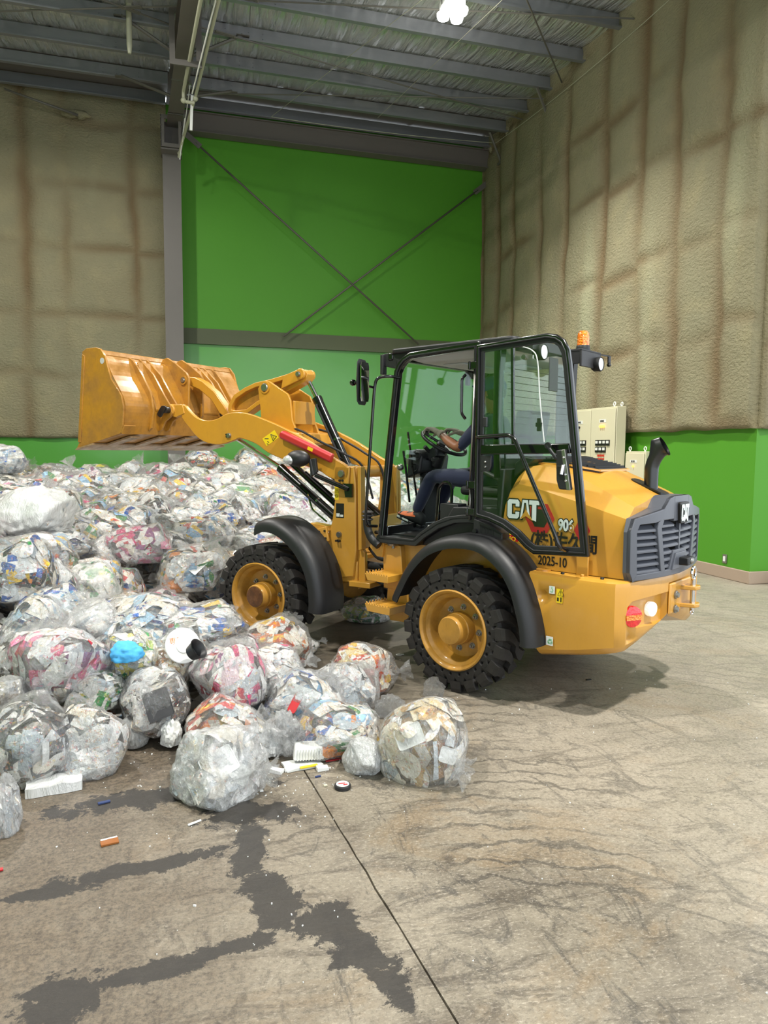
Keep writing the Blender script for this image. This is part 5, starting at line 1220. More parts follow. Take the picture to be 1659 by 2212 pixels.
# ================================================================== THE OPERATOR (same local axes as the machine, own object)
OP = empty('person', (0, 0, 0)); OP.matrix_world = LT @ Matrix.Translation((.27, 0, 1.46))
tag(OP, 'operator in navy work clothes, blue cap and knit gloves seated at the steering wheel', 'person')
def L3(p): return (p[0] - .27, p[1], p[2] - 1.46)
def skin(name, verts, edges, mats, parent, sub=2, root=0, pick=None):
    me = bpy.data.meshes.new(name); me.from_pydata([L3(v[:3]) for v in verts], edges, [])
    o = bpy.data.objects.new(name, me); COL.objects.link(o)
    md = o.modifiers.new('skin', 'SKIN'); md.use_smooth_shade = True
    for i, v in enumerate(verts):
        sv = me.skin_vertices[0].data[i]; sv.radius = (v[3], v[4] if len(v) > 4 else v[3]); sv.use_root = (i == root)
    s2 = o.modifiers.new('sub', 'SUBSURF'); s2.levels = sub; s2.render_levels = sub
    bpy.context.view_layer.update()
    nm = bpy.data.meshes.new_from_object(o.evaluated_get(bpy.context.evaluated_depsgraph_get()))
    bpy.data.objects.remove(o); nm.name = name; nm.materials.clear()
    for m in mats: nm.materials.append(MT[m])
    for p in nm.polygons: p.use_smooth = True
    if pick:
        for p in nm.polygons:
            c = p.center; p.material_index = pick((c.x + .27, c.y, c.z + 1.46))
    r = bpy.data.objects.new(name, nm); COL.objects.link(r); r.parent = parent; return r
V = [(.27, 0, 1.53, .13, .15), (.24, 0, 1.72, .12, .15), (.235, 0, 1.90, .13, .17), (.245, 0, 2.03, .06), (.265, 0, 2.12, .062), (.285, 0, 2.20, .088, .080), (.275, 0, 2.27, .085, .078),
     (.25, .17, 1.98, .068), (.36, .235, 1.84, .054), (.43, .245, 1.765, .046), (.55, .215, 1.82, .043), (.655, .180, 1.885, .030),
     (.25, -.17, 1.98, .068), (.36, -.235, 1.84, .054), (.43, -.245, 1.765, .046), (.55, -.215, 1.82, .043), (.655, -.180, 1.885, .030),
     (.32, .095, 1.50, .092), (.54, .14, 1.525, .082), (.76, .17, 1.53, .066), (.84, .18, 1.36, .060), (.915, .19, 1.20, .046),
     (.32, -.095, 1.50, .092), (.54, -.13, 1.525, .082), (.77, -.15, 1.53, .066), (.86, -.16, 1.36, .060), (.95, -.17, 1.20, .046)]
E_ = [(0, 1), (1, 2), (2, 3), (3, 4), (4, 5), (5, 6), (2, 7), (7, 8), (8, 9), (9, 10), (10, 11), (2, 12), (12, 13), (13, 14), (14, 15), (15, 16), (0, 17), (17, 18), (18, 19), (19, 20), (20, 21), (0, 22), (22, 23), (23, 24), (24, 25), (25, 26)]
def pickb(c):
    if c[2] > 2.055: return 1
    if c[0] > .405 and c[2] > 1.66 and abs(c[1]) > .13: return 1
    return 0
skin('body', V, E_, ['navy', 'skin'], OP, pick=pickb)
for s in (1, -1):
    y = lambda v: s * v
    HV = [(.66, y(.178), 1.888, .028), (.705, y(.168), 1.908, .034, .024), (.755, y(.152), 1.925, .036, .022)]; HE = [(0, 1), (1, 2)]
    for k, (yy, ln) in enumerate(((.185, .8), (.163, .95), (.141, 1.0), (.119, .9))):
        b0 = len(HV); HV += [(.775, y(yy), 1.935, .0115), (.775 + .045 * ln, y(yy - .005), 1.938, .0105), (.775 + .082 * ln, y(yy - .008), 1.915, .010), (.775 + .083 * ln, y(yy - .008), 1.888, .009)]
        HE += [(2, b0), (b0, b0 + 1), (b0 + 1, b0 + 2), (b0 + 2, b0 + 3)]
    b0 = len(HV); HV += [(.735, y(.125), 1.905, .013), (.775, y(.098), 1.888, .0125), (.812, y(.095), 1.868, .011)]; HE += [(1, b0), (b0, b0 + 1), (b0 + 1, b0 + 2)]
    g = skin('glove', HV, HE, ['glove', 'gloveblack'], OP, pick=lambda c: 1 if c[0] > .842 else 0)
    b = B(); b.tube([L3((.640, y(.184), 1.876)), L3((.672, y(.175), 1.892))], [.037, .035], 16); b.done('glove_cuff', 'glove', g)
    # shoe
    M = Matrix.Translation(L3((.90 if s > 0 else .935, y(.195), 1.115))) @ Matrix.Rotation(radians(-16), 4, 'Y')
    b = B(M); loops = []
    for x, w, z0, z1 in ((-.075, .030, .0, .075), (-.06, .040, 0, .10), (-.01, .044, 0, .115), (.05, .044, 0, .090), (.11, .050, 0, .068), (.17, .048, .003, .054), (.205, .034, .010, .040), (.218, .015, .018, .03)):
        loops.append([(x, w * cos(a), (z0 + z1) / 2 + (z1 - z0) / 2 * sin(a)) for a in [2 * pi * k / 16 for k in range(16)]])
    b.loft(loops, smooth=True); sh = b.done('shoe', 'gloveblack', OP, sharp=80)
    b = B(M)
    b.loft([[(x, w * cos(a) * 1.03, z + h * sin(a)) for a in [pi * .06 + pi * .60 * k / 7 for k in range(8)] + [pi * .66 - pi * .60 * k / 7 for k in range(1)]] for x, w, z, h in ((.0, .044, .05, .052), (.05, .046, .04, .05), (.10, .052, .03, .040), (.15, .051, .026, .034), (.19, .042, .024, .022))], closed=False, smooth=True)
    b.done('shoe_panel', 'orangeshoe', sh)
    b = B(M); b.prism(rounded([(-.08, -.03), (-.08, .035), (.08, .052), (.20, .045), (.225, .0), (.20, -.045), (.08, -.05)], .02), -.018, .006, 'z'); b.done('shoe_sole', 'plastic', sh, bevel=.004)
    b = B(M); b.box((.09, y(.052), .004), (.07, .006, .016)); b.box((.175, y(.046), .004), (.035, .006, .016)); b.done('sole_inlay', 'liner', sh, bevel=.002)
b = B(); hc = L3((.275, 0, 2.235))
b.sphere((hc[0] - .004, 0, hc[2] + .035), .112, 24, 14, (1.05, .92, .78)); b.prism([(hc[0] + .07, -.07), (hc[0] + .17, -.045), (hc[0] + .185, 0), (hc[0] + .17, .045), (hc[0] + .07, .07)], hc[2] + .040, hc[2] + .052, 'z'); b.done('cap', 'capblue', OP, bevel=.003)
b = B(); b.sphere((hc[0] - .025, 0, hc[2] - .005), .098, 20, 12, (.95, .97, .95)); b.done('hair', 'hair', OP)
b = B()
for s in (1, -1):
    b.sphere((hc[0] + .088, s * .032, hc[2] - .012), .011, 10, 8)
b.done('eyes', 'gloveblack', OP)
b = B(); b.sphere((hc[0] + .104, 0, hc[2] - .035), .016, 10, 8, (1, .8, 1.3)); b.sphere((hc[0] + .088, 0, hc[2] - .068), .016, 10, 6, (.6, 1.5, .35))
for s in (1, -1): b.sphere((hc[0] + .0, s * .084, hc[2] - .02), .024, 10, 8, (.7, .35, 1.2))
b.done('face_features', 'skin', OP)
b = B(); b.prism([(.215 - .27, .46), (.30 - .27, .50), (.34 - .27, .555), (.29 - .27, .60), (.20 - .27, .575)], -.075, .075, 'y'); b.done('collar', 'navy', OP, bevel=.015)

# ================================================================== THE RUBBISH
BND = [(-9, 3.75), (-.95, 3.95), (-.3, 4.25), (.1, 4.15), (.5, 4.2), (.8, 4.35), (.95, 4.75), (.75, 5.3), (.15, 5.75), (.05, 6.6), (.1, 7.3), (.9, 7.95), (1.9, 8.5), (3.2, 9.2), (4.3, 10.6), (5.2, 12.2), (6.0, 14), (6.2, 16.7)]
def edge_d(x, y):
    best = 1e9; sg = 1
    for (ax, ay), (bx, by) in zip(BND, BND[1:]):
        dx, dy = bx - ax, by - ay; t = max(0, min(1, ((x - ax) * dx + (y - ay) * dy) / (dx * dx + dy * dy)))
        d = math.hypot(x - ax - t * dx, y - ay - t * dy)
        if d < best - 1e-9: best = d; sg = 1 if dx * (y - ay) - dy * (x - ax) > 0 else -1
    return best * sg
def heap(x, y):
    d = edge_d(x, y)
    return 0 if d <= 0 else (1.42 + .15 * max(0, x + .5) - .24 * max(0, min(1, (y - 7.5) / 3))) * (1 - exp(-d / 2.1))
# materials: printed packaging, and the thin clear film around it
t = NT('packaging'); vc = t.new('ShaderNodeVertexColor', layer_name='print').outputs[0]; co = t.coord()
n2 = t.voro(t.coord(scale=(1, 1, 2.2)), 16, out='Color'); s2 = t.new('ShaderNodeSeparateColor'); t.l.new(n2, s2.inputs[0])
ink_ = t.ramp(s2.outputs[0], [(.0, lin('#c42a2e')), (.2, lin('#e9e6df')), (.45, lin('#2b4f9a')), (.55, lin('#e2c33a')), (.7, lin('#3a3532')), (.85, lin('#e8862e'))], 'CONSTANT')
m_ = t.math('MULTIPLY', t.ramp(t.noise(co, 8, 4, .7), [(.54, 0), (.58, 1)]), .45)
t.set(col=t.mix(1, t.mix(m_, vc, ink_), (.90, .89, .87, 1), 'MULTIPLY'), rough=.4, spec=.4, nor=t.bump(t.noise(co, 11, 4, .6), .35, .04)); MT['pack'] = t.m
def film(name, base, amp, tlc=.42, bd=.030, rdg=.20, rough=.16, tint=(.97, .975, .98, 1), white='#eef0ef', prints=0):
    t = NT(name); co = t.coord()
    info = t.new('ShaderNodeObjectInfo').outputs['Random']
    st = t.coord(scale=(1, 1, .32)); c1 = t.noise(st, 5.5, 5, .68, 1.4); vr = t.voro(t.coord(scale=(1, .8, .5)), 5.0, 'DISTANCE_TO_EDGE')
    ridge = t.ramp(vr, [(0, 1), (.10, 0)])
    v2 = t.voro(t.coord(scale=(1.2, .7, .6)), 13, 'DISTANCE_TO_EDGE')
    h = t.math('ADD', t.math('MULTIPLY', c1, 1.2), t.math('ADD', t.math('MULTIPLY', ridge, rdg), t.math('MULTIPLY', t.ramp(v2, [(0, 1), (.16, 0)]), .3 * rdg)))
    nor = t.bump(h, .9, bd)
    lw = t.new('ShaderNodeLayerWeight'); lw.inputs[0].default_value = .35; t.l.new(nor, lw.inputs['Normal'])
    tr = t.new('ShaderNodeBsdfTransparent'); tr.inputs[0].default_value = tint
    p = t.b; t.set(col=lin(white), rough=rough, spec=.9, nor=nor)
    if prints:
        g = t.noise(t.coord(scale=(1, 1, 1)), 26, 2, .6); k = t.math('MULTIPLY', t.ramp(g, [(.60, 0), (.63, 1)]), t.ramp(t.noise(co, 1.8, 2), [(.5, 0), (.56, 1)]))
        t.put(p.inputs['Base Color'], t.mix(k, lin(white), lin('#e29a28')))
    haze = t.ramp(t.noise(co, 2.6, 4, .6, .6), [(.38, base), (.72, base + amp)])
    f = t.math('ADD', haze, t.math('MULTIPLY', lw.outputs['Facing'], .26)); f = t.math('ADD', f, t.math('MULTIPLY_ADD', info, .14, -.05))
    f = t.math('ADD', f, t.math('MULTIPLY', t.ramp(c1, [(.60, 0), (.70, 1)]), .16))
    if prints: f = t.math('MAXIMUM', f, t.math('MULTIPLY', k, .8))
    mx = t.new('ShaderNodeMixShader'); t.l.new(t.math('ADD', f, 0, clamp=True), mx.inputs[0]); t.l.new(tr.outputs[0], mx.inputs[1])
    tl = t.new('ShaderNodeBsdfTranslucent'); tl.inputs[0].default_value = (.96, .97, .98, 1); ms = t.new('ShaderNodeMixShader'); ms.inputs[0].default_value = tlc
    t.l.new(p.outputs[0], ms.inputs[1]); t.l.new(tl.outputs[0], ms.inputs[2]); t.l.new(ms.outputs[0], mx.inputs[2])
    gl = t.new('ShaderNodeBsdfGlossy'); gl.inputs['Roughness'].default_value = .10; t.l.new(nor, gl.inputs['Normal'])
    m2 = t.new('ShaderNodeMixShader'); t.l.new(t.math('MULTIPLY_ADD', lw.outputs['Facing'], .38, .10), m2.inputs[0]); t.l.new(mx.outputs[0], m2.inputs[1]); t.l.new(gl.outputs[0], m2.inputs[2])
    t.l.new(m2.outputs[0], t.out.inputs[0]); return t.m
MT['film'] = film('clear_film', .0, .12); MT['film_print'] = film('printed_film', .0, .14, prints=1); MT['film_milky'] = film('milky_film', .16, .42, .25, .026, .05); MT['film_white'] = film('white_film', .95, .1, .10, .022, .0)
PAL = {
    'white': ['#eeeeec', '#e2e4e4', '#f4f3ef', '#d3d7d9', '#c9cfd4', '#f2f2f2', '#b9c4cc', '#e6dfd0'],
    'mixed': ['#ecebe7', '#e5e3dc', '#dfe4e8', '#c8352f', '#efe9da', '#2f62b0', '#e8c23a', '#3d8f4e', '#e9e7e2', '#2c2b2c', '#e58a2c', '#8fb8d8', '#d9d5cb'],
    'warm': ['#e9e2d2', '#e2812c', '#c9322c', '#ecc33c', '#f0ece0', '#d96f38', '#e7d7a6', '#efefe9', '#b64a2a', '#dcdad2'],
    'pink': ['#ecd5dc', '#d9447c', '#efeae8', '#c42e44', '#f3eded', '#e58fb0', '#e9e9e6', '#8a3d7a', '#d8d4d0'],
    'blue': ['#e6ebef', '#2e5fae', '#a9cbe3', '#eff0f0', '#5d9cc9', '#dfe3e4', '#1e3f7d', '#f2efe6', '#c9d4da'],
    'dark': ['#222224', '#3b3b3e', '#e4e3df', '#1b1b1d', '#8a8782', '#d9d6cf', '#5b4a3a', '#ecebe6', '#4a4f58'],
    'green': ['#dfe6dc', '#3f9b52', '#b9d36a', '#ecece6', '#2a6c46', '#e6d850', '#f0f0ea', '#d0d4cc'],
    'cream': ['#e6dcc2', '#d9c79e', '#f0ead8', '#b99a68', '#e9e4d6', '#d2b27a', '#f3f0e6', '#8f6b44'],
}
PW = dict(white='white trays', mixed='mixed packaging', warm='orange and red packets', pink='pink packets', blue='blue wrappings', dark='black trays', green='green packets', cream='cream cartons')
PLN = {}
def shape_R(d, seed, dent=1.0):
    """radius of a sack drawn tight over boxy contents: a softened polyhedron plus dents"""
    if seed not in PLN:
        R = random.Random(seed * 13 + 5); PLN[seed] = [(rnd_dir(R), R.uniform(.66, .98)) for _ in range(13)]
    m = 9
    for n_, h_ in PLN[seed]:
        c = d.dot(n_)
        if c > .12: m = min(m, h_ / c)
    m = min(m, 1.22); r = .30 + .70 * m if dent > .55 else .62 + .38 * m
    r += .10 * noise.noise(d * 1.6 + Vector((seed * 9.7, 0, 0))) + .05 * dent * noise.noise(d * 4.2 + Vector((0, seed * 4.3, 0)))
    q = noise.noise(d * 6.5 + Vector((seed, seed, 0))); return r + .03 * dent * (1 - 2.4 * abs(q))
def squash(p, flat=-.62):
    z = p.z
    if z < flat: z = flat + (z - flat) * .12
    return Vector((p.x, p.y, z))
def rnd_dir(R):
    while 1:
        v = Vector((R.uniform(-1, 1), R.uniform(-1, 1), R.uniform(-1, 1)))
        if .1 < v.length < 1: return v.normalized()
def film_mesh(seed, kd, dent=1.0, sub=5):
    bm = bmesh.new(); bmesh.ops.create_icosphere(bm, subdivisions=sub, radius=1)
    kd = Vector(kd).normalized(); u = kd.orthogonal().normalized(); v = kd.cross(u)
    for x in bm.verts:
        d = x.co.normalized(); th = d.angle(kd, 0); ph = atan2(d.dot(v), d.dot(u)); r = shape_R(d, seed, dent)
        g = exp(-(th / .55) ** 2); r *= 1 + .045 * sin(ph * 9 + seed + 3 * noise.noise(d * 2)) * exp(-(th / 1.1) ** 2) * min(1, th * 3)
        r += .022 * noise.noise(d * 9 + Vector((seed, 0, 0))) + .016 * noise.noise(d * 19) + .020 * noise.noise((cos(ph) * 5, sin(ph) * 5, th * 1.1 + seed)) + .012 * noise.noise((cos(ph) * 13, sin(ph) * 13, th * 2 + seed))
        p = d * r; ax = kd * p.dot(kd); pr = p - ax; p = ax * (1 + .14 * g) + pr * (1 - .62 * exp(-(th / .32) ** 2)); x.co = squash(p)
    me = bpy.data.meshes.new('rubbish_bag'); bm.to_mesh(me); bm.free()
    for p in me.polygons: p.use_smooth = True
    return me
def tie_mesh(seed, kd):
    """gathered neck and the loose crumpled frill above it"""
    kd = Vector(kd).normalized(); u = kd.orthogonal().normalized(); v = kd.cross(u); R = random.Random(seed); loops = []; n = 22
    for k, (h, r) in enumerate(((1.02, .16), (1.10, .075), (1.15, .055), (1.19, .075), (1.26, .15), (1.36, .23), (1.44, .27))):
        l = []
        for i in range(n):
            a = 2 * pi * i / n; f = 1 + (.28 * sin(a * 5 + seed) + .22 * sin(a * 8 + seed * 2)) * (.35 + k * .13)
            p = kd * (h + .05 * sin(a * 3 + seed) * (k > 3)) + (u * cos(a) + v * sin(a)) * r * f + kd * .02 * R.uniform(-1, 1) * k * .4
            l.append(squash(p, -.66))
        loops.append(l)
    b = B(); b.loft(loops, cap=False, smooth=True); o = b.done('tied_end', 'film', None, sharp=70); me = o.data; bpy.data.objects.remove(o); return me
def contents_mesh(seed, pal, kd, n=115, dent=1.0):
    R = random.Random(seed * 31 + 7); P = [lin(c) for c in PAL[pal]]; WH = [lin(c) for c in PAL['white']]; vs = []; fs = []; cs = []
    kd = Vector(kd).normalized()
    def q(d, k):
        g = exp(-(d.angle(kd, 0) / .45) ** 2); return squash(d * shape_R(d, seed, dent) * k * (1 - .25 * g), -.60)
    # core lump
    bm = bmesh.new(); bmesh.ops.create_icosphere(bm, subdivisions=3, radius=1)
    off = len(vs)
    for x in bm.verts: d = x.co.normalized(); vs.append(q(d, .79 + .08 * noise.noise(d * 4 + Vector((seed, 0, 0)))))
    for f in bm.faces:
        fs.append([off + w_.index for w_ in f.verts]); c = P[int((noise.noise(f.calc_center_median() * 2.2 + Vector((0, seed, 0))) + 1) * 41) % len(P)]; cs.append(tuple(a * .8 for a in c[:3]) + (1,))
    bm.free()
    for i in range(n):
        d = rnd_dir(R); a = d.orthogonal().normalized(); a.rotate(Matrix.Rotation(R.uniform(0, 6.28), 3, d)); b_ = d.cross(a)
        kind = R.random(); w_ = R.uniform(.16, .46) ** 1.0; h_ = w_ * R.uniform(.35, 1.0); lift = R.uniform(.915, .975)
        c0 = P[R.randrange(len(P))] if R.random() < .48 else WH[R.randrange(8)]; c1 = P[R.randrange(len(P))]; c2 = P[R.randrange(len(P))]; N = 4; off = len(vs); mode = R.random(); tl = R.uniform(-.10, .10); tk = R.uniform(-.10, .10)
        for j in range(N + 1):
            for k in range(N + 1):
                x = (k / N * 2 - 1); y = (j / N * 2 - 1)
                if kind < .3:                                              # lids, bottoms, round things
                    m = max(abs(x), abs(y)); l = math.hypot(x, y) or 1; x, y = x * m / l, y * m / l
                dd = (d + a * x * w_ + b_ * y * h_).normalized()
                up = lift + tl * x + tk * y * .8 + (.022 * noise.noise(Vector((x * 2, y * 2, i + seed)))) + (.03 * (max(abs(x), abs(y)) > .9) if kind > .85 else 0)
                vs.append(q(dd, min(.985, up)))
        for j in range(N):
            for k in range(N):
                o_ = off + j * (N + 1) + k; fs.append([o_, o_ + 1, o_ + N + 2, o_ + N + 1])
                c = c0
                if mode < .3: c = c1 if j in (1, 2) else c0
                elif mode < .5: c = c1 if j < 2 and k < 2 else c0
                elif mode < .62: c = R.choice((c0, c1, c2))
                cs.append(c)
    me = bpy.data.meshes.new('contents'); me.from_pydata(vs, [], fs)
    ca = me.color_attributes.new('print', 'FLOAT_COLOR', 'CORNER'); data = []
    for p in me.polygons: data += list(cs[p.index]) * p.loop_total
    ca.data.foreach_set('color', data); me.materials.append(MT['pack']); return me
VAR = {}; BB = {}
def variant(pal, k, film_='film', kd=None, dent=1.0):
    key = (pal, k, film_, dent)
    if key not in VAR:
        seed = (sorted(PAL).index(pal) * 7 + k * 3 + 1); kd_ = kd or [(.3, -.2, .9), (.9, .3, .25), (-.7, -.6, .2), (.1, -.9, .35)][(k + seed) % 4]
        f = film_mesh(seed, kd_, dent); f.materials.append(MT[film_])
        VAR[key] = (f, contents_mesh(seed, pal, kd_, dent=dent), tie_mesh(seed, kd_))
    return VAR[key]
def bag(x, y, z, w_, h_, pal, k, rz, label, group=None, film_='film', kd=None, tilt=(0, 0), dent=1.0):
    f, c, tm = variant(pal, k, film_, kd, dent)
    o = bpy.data.objects.new('rubbish_bag', f); COL.objects.link(o)
    if f.name not in BB:
        X = [v.co for v in f.vertices]; BB[f.name] = (max(math.hypot(v.x, v.y) for v in X) + .5 * (max(v.x for v in X) - min(v.x for v in X)) * .5 + .25 * (max(v.y for v in X) - min(v.y for v in X)), min(v.z for v in X), max(v.z for v in X))
    bw, z0, z1 = BB[f.name]; sz_ = h_ / (z1 - z0)
    o.location = (x, y, z - (z0 + z1) / 2 * sz_); o.rotation_euler = (tilt[0], tilt[1], rz); o.scale = (w_ / bw, w_ / bw, sz_)
    tag(o, label, 'rubbish bag', group)
    for nm, m in (('contents', c), ('tied_end', tm)):
        q = bpy.data.objects.new(nm, m); COL.objects.link(q); q.parent = o
    return o
# heap core: loose rubbish nobody could count, under and between the bags
t = NT('loose_rubbish_mix'); co = t.coord(); v = t.new('ShaderNodeTexVoronoi'); t.l.new(co, v.inputs['Vector']); v.inputs['Scale'].default_value = 13
sv = t.new('ShaderNodeSeparateColor'); t.l.new(v.outputs['Color'], sv.inputs[0])
c_ = t.ramp(sv.outputs[0], [(0, lin('#d9d6cf')), (.25, lin('#b9b4a8')), (.42, lin('#7f7465')), (.55, lin('#2b2826')), (.66, lin('#c9c4ba')), (.78, lin('#9c5b3a')), (.84, lin('#8fa7b8')), (.9, lin('#e6e3dc'))], 'CONSTANT')
t.set(col=t.mix(.35, c_, lin('#4a443c')), rough=.6, nor=t.bump(v.outputs['Distance'], 1, .05)); MT['loose'] = t.m
vs = []; fs = []; gx0, gx1, gy0, gy1, st = -7.5, 6.5, 3.6, 16.7, .11; nx = int((gx1 - gx0) / st); ny = int((gy1 - gy0) / st)
for j in range(ny + 1):
    for i in range(nx + 1):
        x = gx0 + i * st; y = gy0 + j * st; h_ = heap(x, y)
        vs.append((x, y, max(-.05, h_ * .93 - .16 + .10 * noise.noise((x * 3, y * 3, 1)) + .05 * noise.noise((x * 8, y * 8, 1)))))
for j in range(ny):
    for i in range(nx):
        a = j * (nx + 1) + i
        q_ = (a, a + 1, a + nx + 2, a + nx + 1)
        if max(vs[k][2] for k in q_) > -.03: fs.append(q_)
me = bpy.data.meshes.new('loose_rubbish'); me.from_pydata(vs, [], fs); me.materials.append(MT['loose'])
o = bpy.data.objects.new('loose_rubbish', me); COL.objects.link(o)
tag(o, 'loose crushed rubbish filling the gaps between the heaped bags', 'rubbish', kind='stuff')
# bags one can point at, near to far
HERO = [
    # x, y, z, w, h, palette, variant, rz, label, film, knot direction, dent
    (.12, 3.63, .150, .47, .36, 'white', 0, -.35, 'milky bag of white trays alone in front of the heap', 'film_milky', (.9, -.25, .05), .8),
    (1.235, 3.56, .185, .49, .44, 'cream', 1, .2, 'round clear bag with a white tray, rightmost of the bags on the floor', 'film', (.1, -.75, -.05), .5),
    (.917, 3.64, .080, .215, .19, 'white', 2, 2.2, 'small white carrier bag lying just left of the round clear bag', 'film_white', (.2, .5, .8), .6),
    (.87, 3.98, .115, .50, .28, 'mixed', 1, .1, 'flattened bag with purple and brown packets behind the small carrier bag', 'film_print', (-.9, -.2, .2), 1),
    (.66, 4.31, .185, .50, .40, 'blue', 2, .9, 'clear bag with a red strap and white hooks behind the foam tray', 'film', (.7, -.4, .5), .8),
    (1.03, 4.60, .15, .44, .34, 'white', 1, -.5, 'clear bag of white paper with teal wrappings beside the beige and red bag', 'film', (.8, .3, .5), .9),
    (1.24, 4.93, .155, .44, .36, 'warm', 0, .6, 'beige and yellow bag with a red packet, nearest bag to the rear wheel', 'film_print', (.9, -.5, -.1), .7),
    (.19, 4.07, .16, .52, .37, 'warm', 2, 2.4, 'bag of orange and red packets behind the lone milky bag', 'film', (-.8, .1, .5), .8),
    (.26, 4.44, .36, .42, .38, 'pink', 1, .4, 'pinkish clear bag standing upright behind the orange and red one', 'film', (.2, .3, .9), .8),
    (.63, 5.62, .20, .56, .42, 'warm', 1, 1.1, 'bag of orange magazines and blue packets in front of the front wheel', 'film', (.8, -.2, .5), .8),
    (-.80, 4.06, .20, .44, .44, 'dark', 0, .3, 'bag with black sheet on top and red and white packets at the left edge', 'film', (.3, .2, .9), .5),
    (-.53, 4.09, .18, .40, .40, 'white', 3, .9, 'tall slanting bag of white rubbish with a blue ring, second on the floor from left', 'film_print', (.3, .3, .9), .7),
    (-.315, 4.29, .095, .17, .20, 'blue', 0, 1.4, 'small pale blue carrier bag squeezed between larger bags on the floor', 'film_white', (.1, -.2, .9), .5),
    (-.215, 4.35, .23, .37, .36, 'dark', 1, 2.0, 'bag with a black square tray showing through the film', 'film', (-.6, .4, .6), .7),
    (-.02, 4.72, .45, .35, .32, 'white', 0, .7, 'bag under the white round disc in the middle of the heap front', 'film', (.3, .5, .7), .8),
    (-.34, 4.72, .42, .40, .34, 'green', 0, .2, 'bag with a bright blue cloth and yellow bottle caps', 'film', (.2, .7, .6), .8),
    (-.73, 4.55, .46, .56, .42, 'pink', 0, 1.2, 'large bag with purple and silver wrappings at the left of the heap front', 'film', (.5, .6, .6), .8),
    (-.835, 3.47, .115, .17, .28, 'white', 1, .2, 'limp clear bag cut by the left edge of the picture', 'film_milky', (.1, .1, .9), 1),
    (-.28, 5.05, .58, .62, .32, 'blue', 1, .2, 'wide bag with a blue and white box, above the blue cloth bag', 'film', (-.9, .1, .3), .9),
    (-1.47, 8.0, 1.08, .72, .52, 'white', 2, .8, 'big plain white sack bulging on the upper left of the heap', 'film_white', (.7, .5, .5), .8),
    (-1.17, 7.5, .80, .58, .27, 'blue', 3, -.1, 'flat bag showing a deep blue carton under the big white sack', 'film', (-.9, .2, .3), .8),
    (-1.17, 5.63, .88, .46, .46, 'mixed', 2, 1.6, 'bulging bag of mixed packets at the left edge below the white sack', 'film_print', (.3, .5, .8), .6),
    (.03, 7.6, .53, .66, .50, 'mixed', 0, 2.7, 'round bag of mixed packets beside the front wheel', 'film', (-.5, -.2, .8), .6),
    (-.46, 7.95, .74, .66, .40, 'pink', 2, .5, 'lumpy bag with magenta and white scraps in the middle of the heap', 'film', (.8, .2, .4), .9),
    (-2.62, 11.85, 1.56, .62, .44, 'blue', 0, 2.2, 'bag on the crest cut by the left edge, below the foam wall', 'film_milky', (.9, -.2, .1), .8),
    (.26, 12.95, 1.60, .56, .36, 'mixed', 3, 1.2, 'topmost bag on the crest right of the steel column', 'film', (.1, .3, .9), .7),
    (1.79, 7.02, .115, .46, .25, 'green', 1, .3, 'clear bag with green wrappings lying under the machine between the wheels', 'film', (.9, -.1, .2), 1),
    (.95, 6.0, .07, .31, .17, 'white', 3, .5, 'small limp clear bag on the floor by the front wheel', 'film', (.9, -.2, .1), 1),
    (-.11, 4.60, .37, .28, .28, 'cream', 0, .1, 'bag with tangled orange strips beside the pinkish upright bag', 'film_print', (.1, .5, .8), 1),
    (.10, 4.93, .56, .55, .28, 'mixed', 2, 2.2, 'bag of mixed packets directly behind the pinkish upright bag', 'film', (.8, .3, .4), .9),
    (-.52, 4.50, .30, .32, .22, 'green', 2, .9, 'low bag with yellow bottle tops above the tall slanting bag', 'film', (.8, .3, .4), .9),
    (.56, 4.60, .31, .40, .26, 'white', 0, 2.9, 'pale bag of plastic wrappings behind the red strap bag', 'film', (-.8, .3, .4), .9),
    (-1.0, 4.62, .48, .28, .30, 'dark', 2, .9, 'bag with a black and red sandal at the left edge', 'film', (.1, .3, .9), .9),
    (-1.0, 4.35, .33, .24, .22, 'cream', 2, .3, 'cream bag at the left edge above the black sheet', 'film_milky', (.1, .3, .9), .6),
]
HB = []
for (x, y, z, w_, h_, pal, k, rz, lb, fm, kd, dn) in HERO:
    HB.append(bag(x, y, z + .01, w_ * 1.17, h_ * 1.04, pal, k, rz, lb, None, fm, kd, dent=dn))
bag(7.62, 7.45, .13, .32, .30, 'white', 3, .4, 'limp clear bag on the floor at the right edge by the wall corner', None, 'film_milky', (.1, -.2, .9), dent=1)
bpy.context.view_layer.update()
def tray_in(bagob, p, n, w_, l_, m, rot=0, name='tray'):
    q = Vector(n).normalized().to_track_quat('Z', 'Y').to_matrix().to_4x4()
    M = Matrix.Translation(p) @ q @ Matrix.Rotation(rot, 4, 'Z')
    base = rounded([(-w_ / 2, -l_ / 2), (w_ / 2, -l_ / 2), (w_ / 2, l_ / 2), (-w_ / 2, l_ / 2)], .018)
    b = B(); b.loft([[(x * k_, y_ * k_, z_) for x, y_ in base] for k_, z_ in ((1, 0), (1.0, .003), (.94, .003), (.84, -.022), (.82, -.024))], cap=True)
    o = b.done(name, m, None, sharp=30); o.parent = bagob; o.matrix_parent_inverse = bagob.matrix_world.inverted(); o.matrix_basis = M
tray_in(HB[1], (1.10, 3.40, .27), (-.5, -.75, .35), .15, .11, 'white', .5)
tray_in(HB[1], (1.30, 3.36, .16), (.1, -1, .2), .10, .08, 'white', -.4)
tray_in(HB[0], (.14, 3.47, .20), (.1, -1, .5), .17, .13, 'white', .4)
tray_in(HB[0], (.24, 3.49, .13), (.5, -1, .2), .12, .09, 'sticker_white', -.7)
tray_in(HB[13], (-.17, 4.20, .27), (.2, -1, .5), .15, .17, 'black_matt', .2)
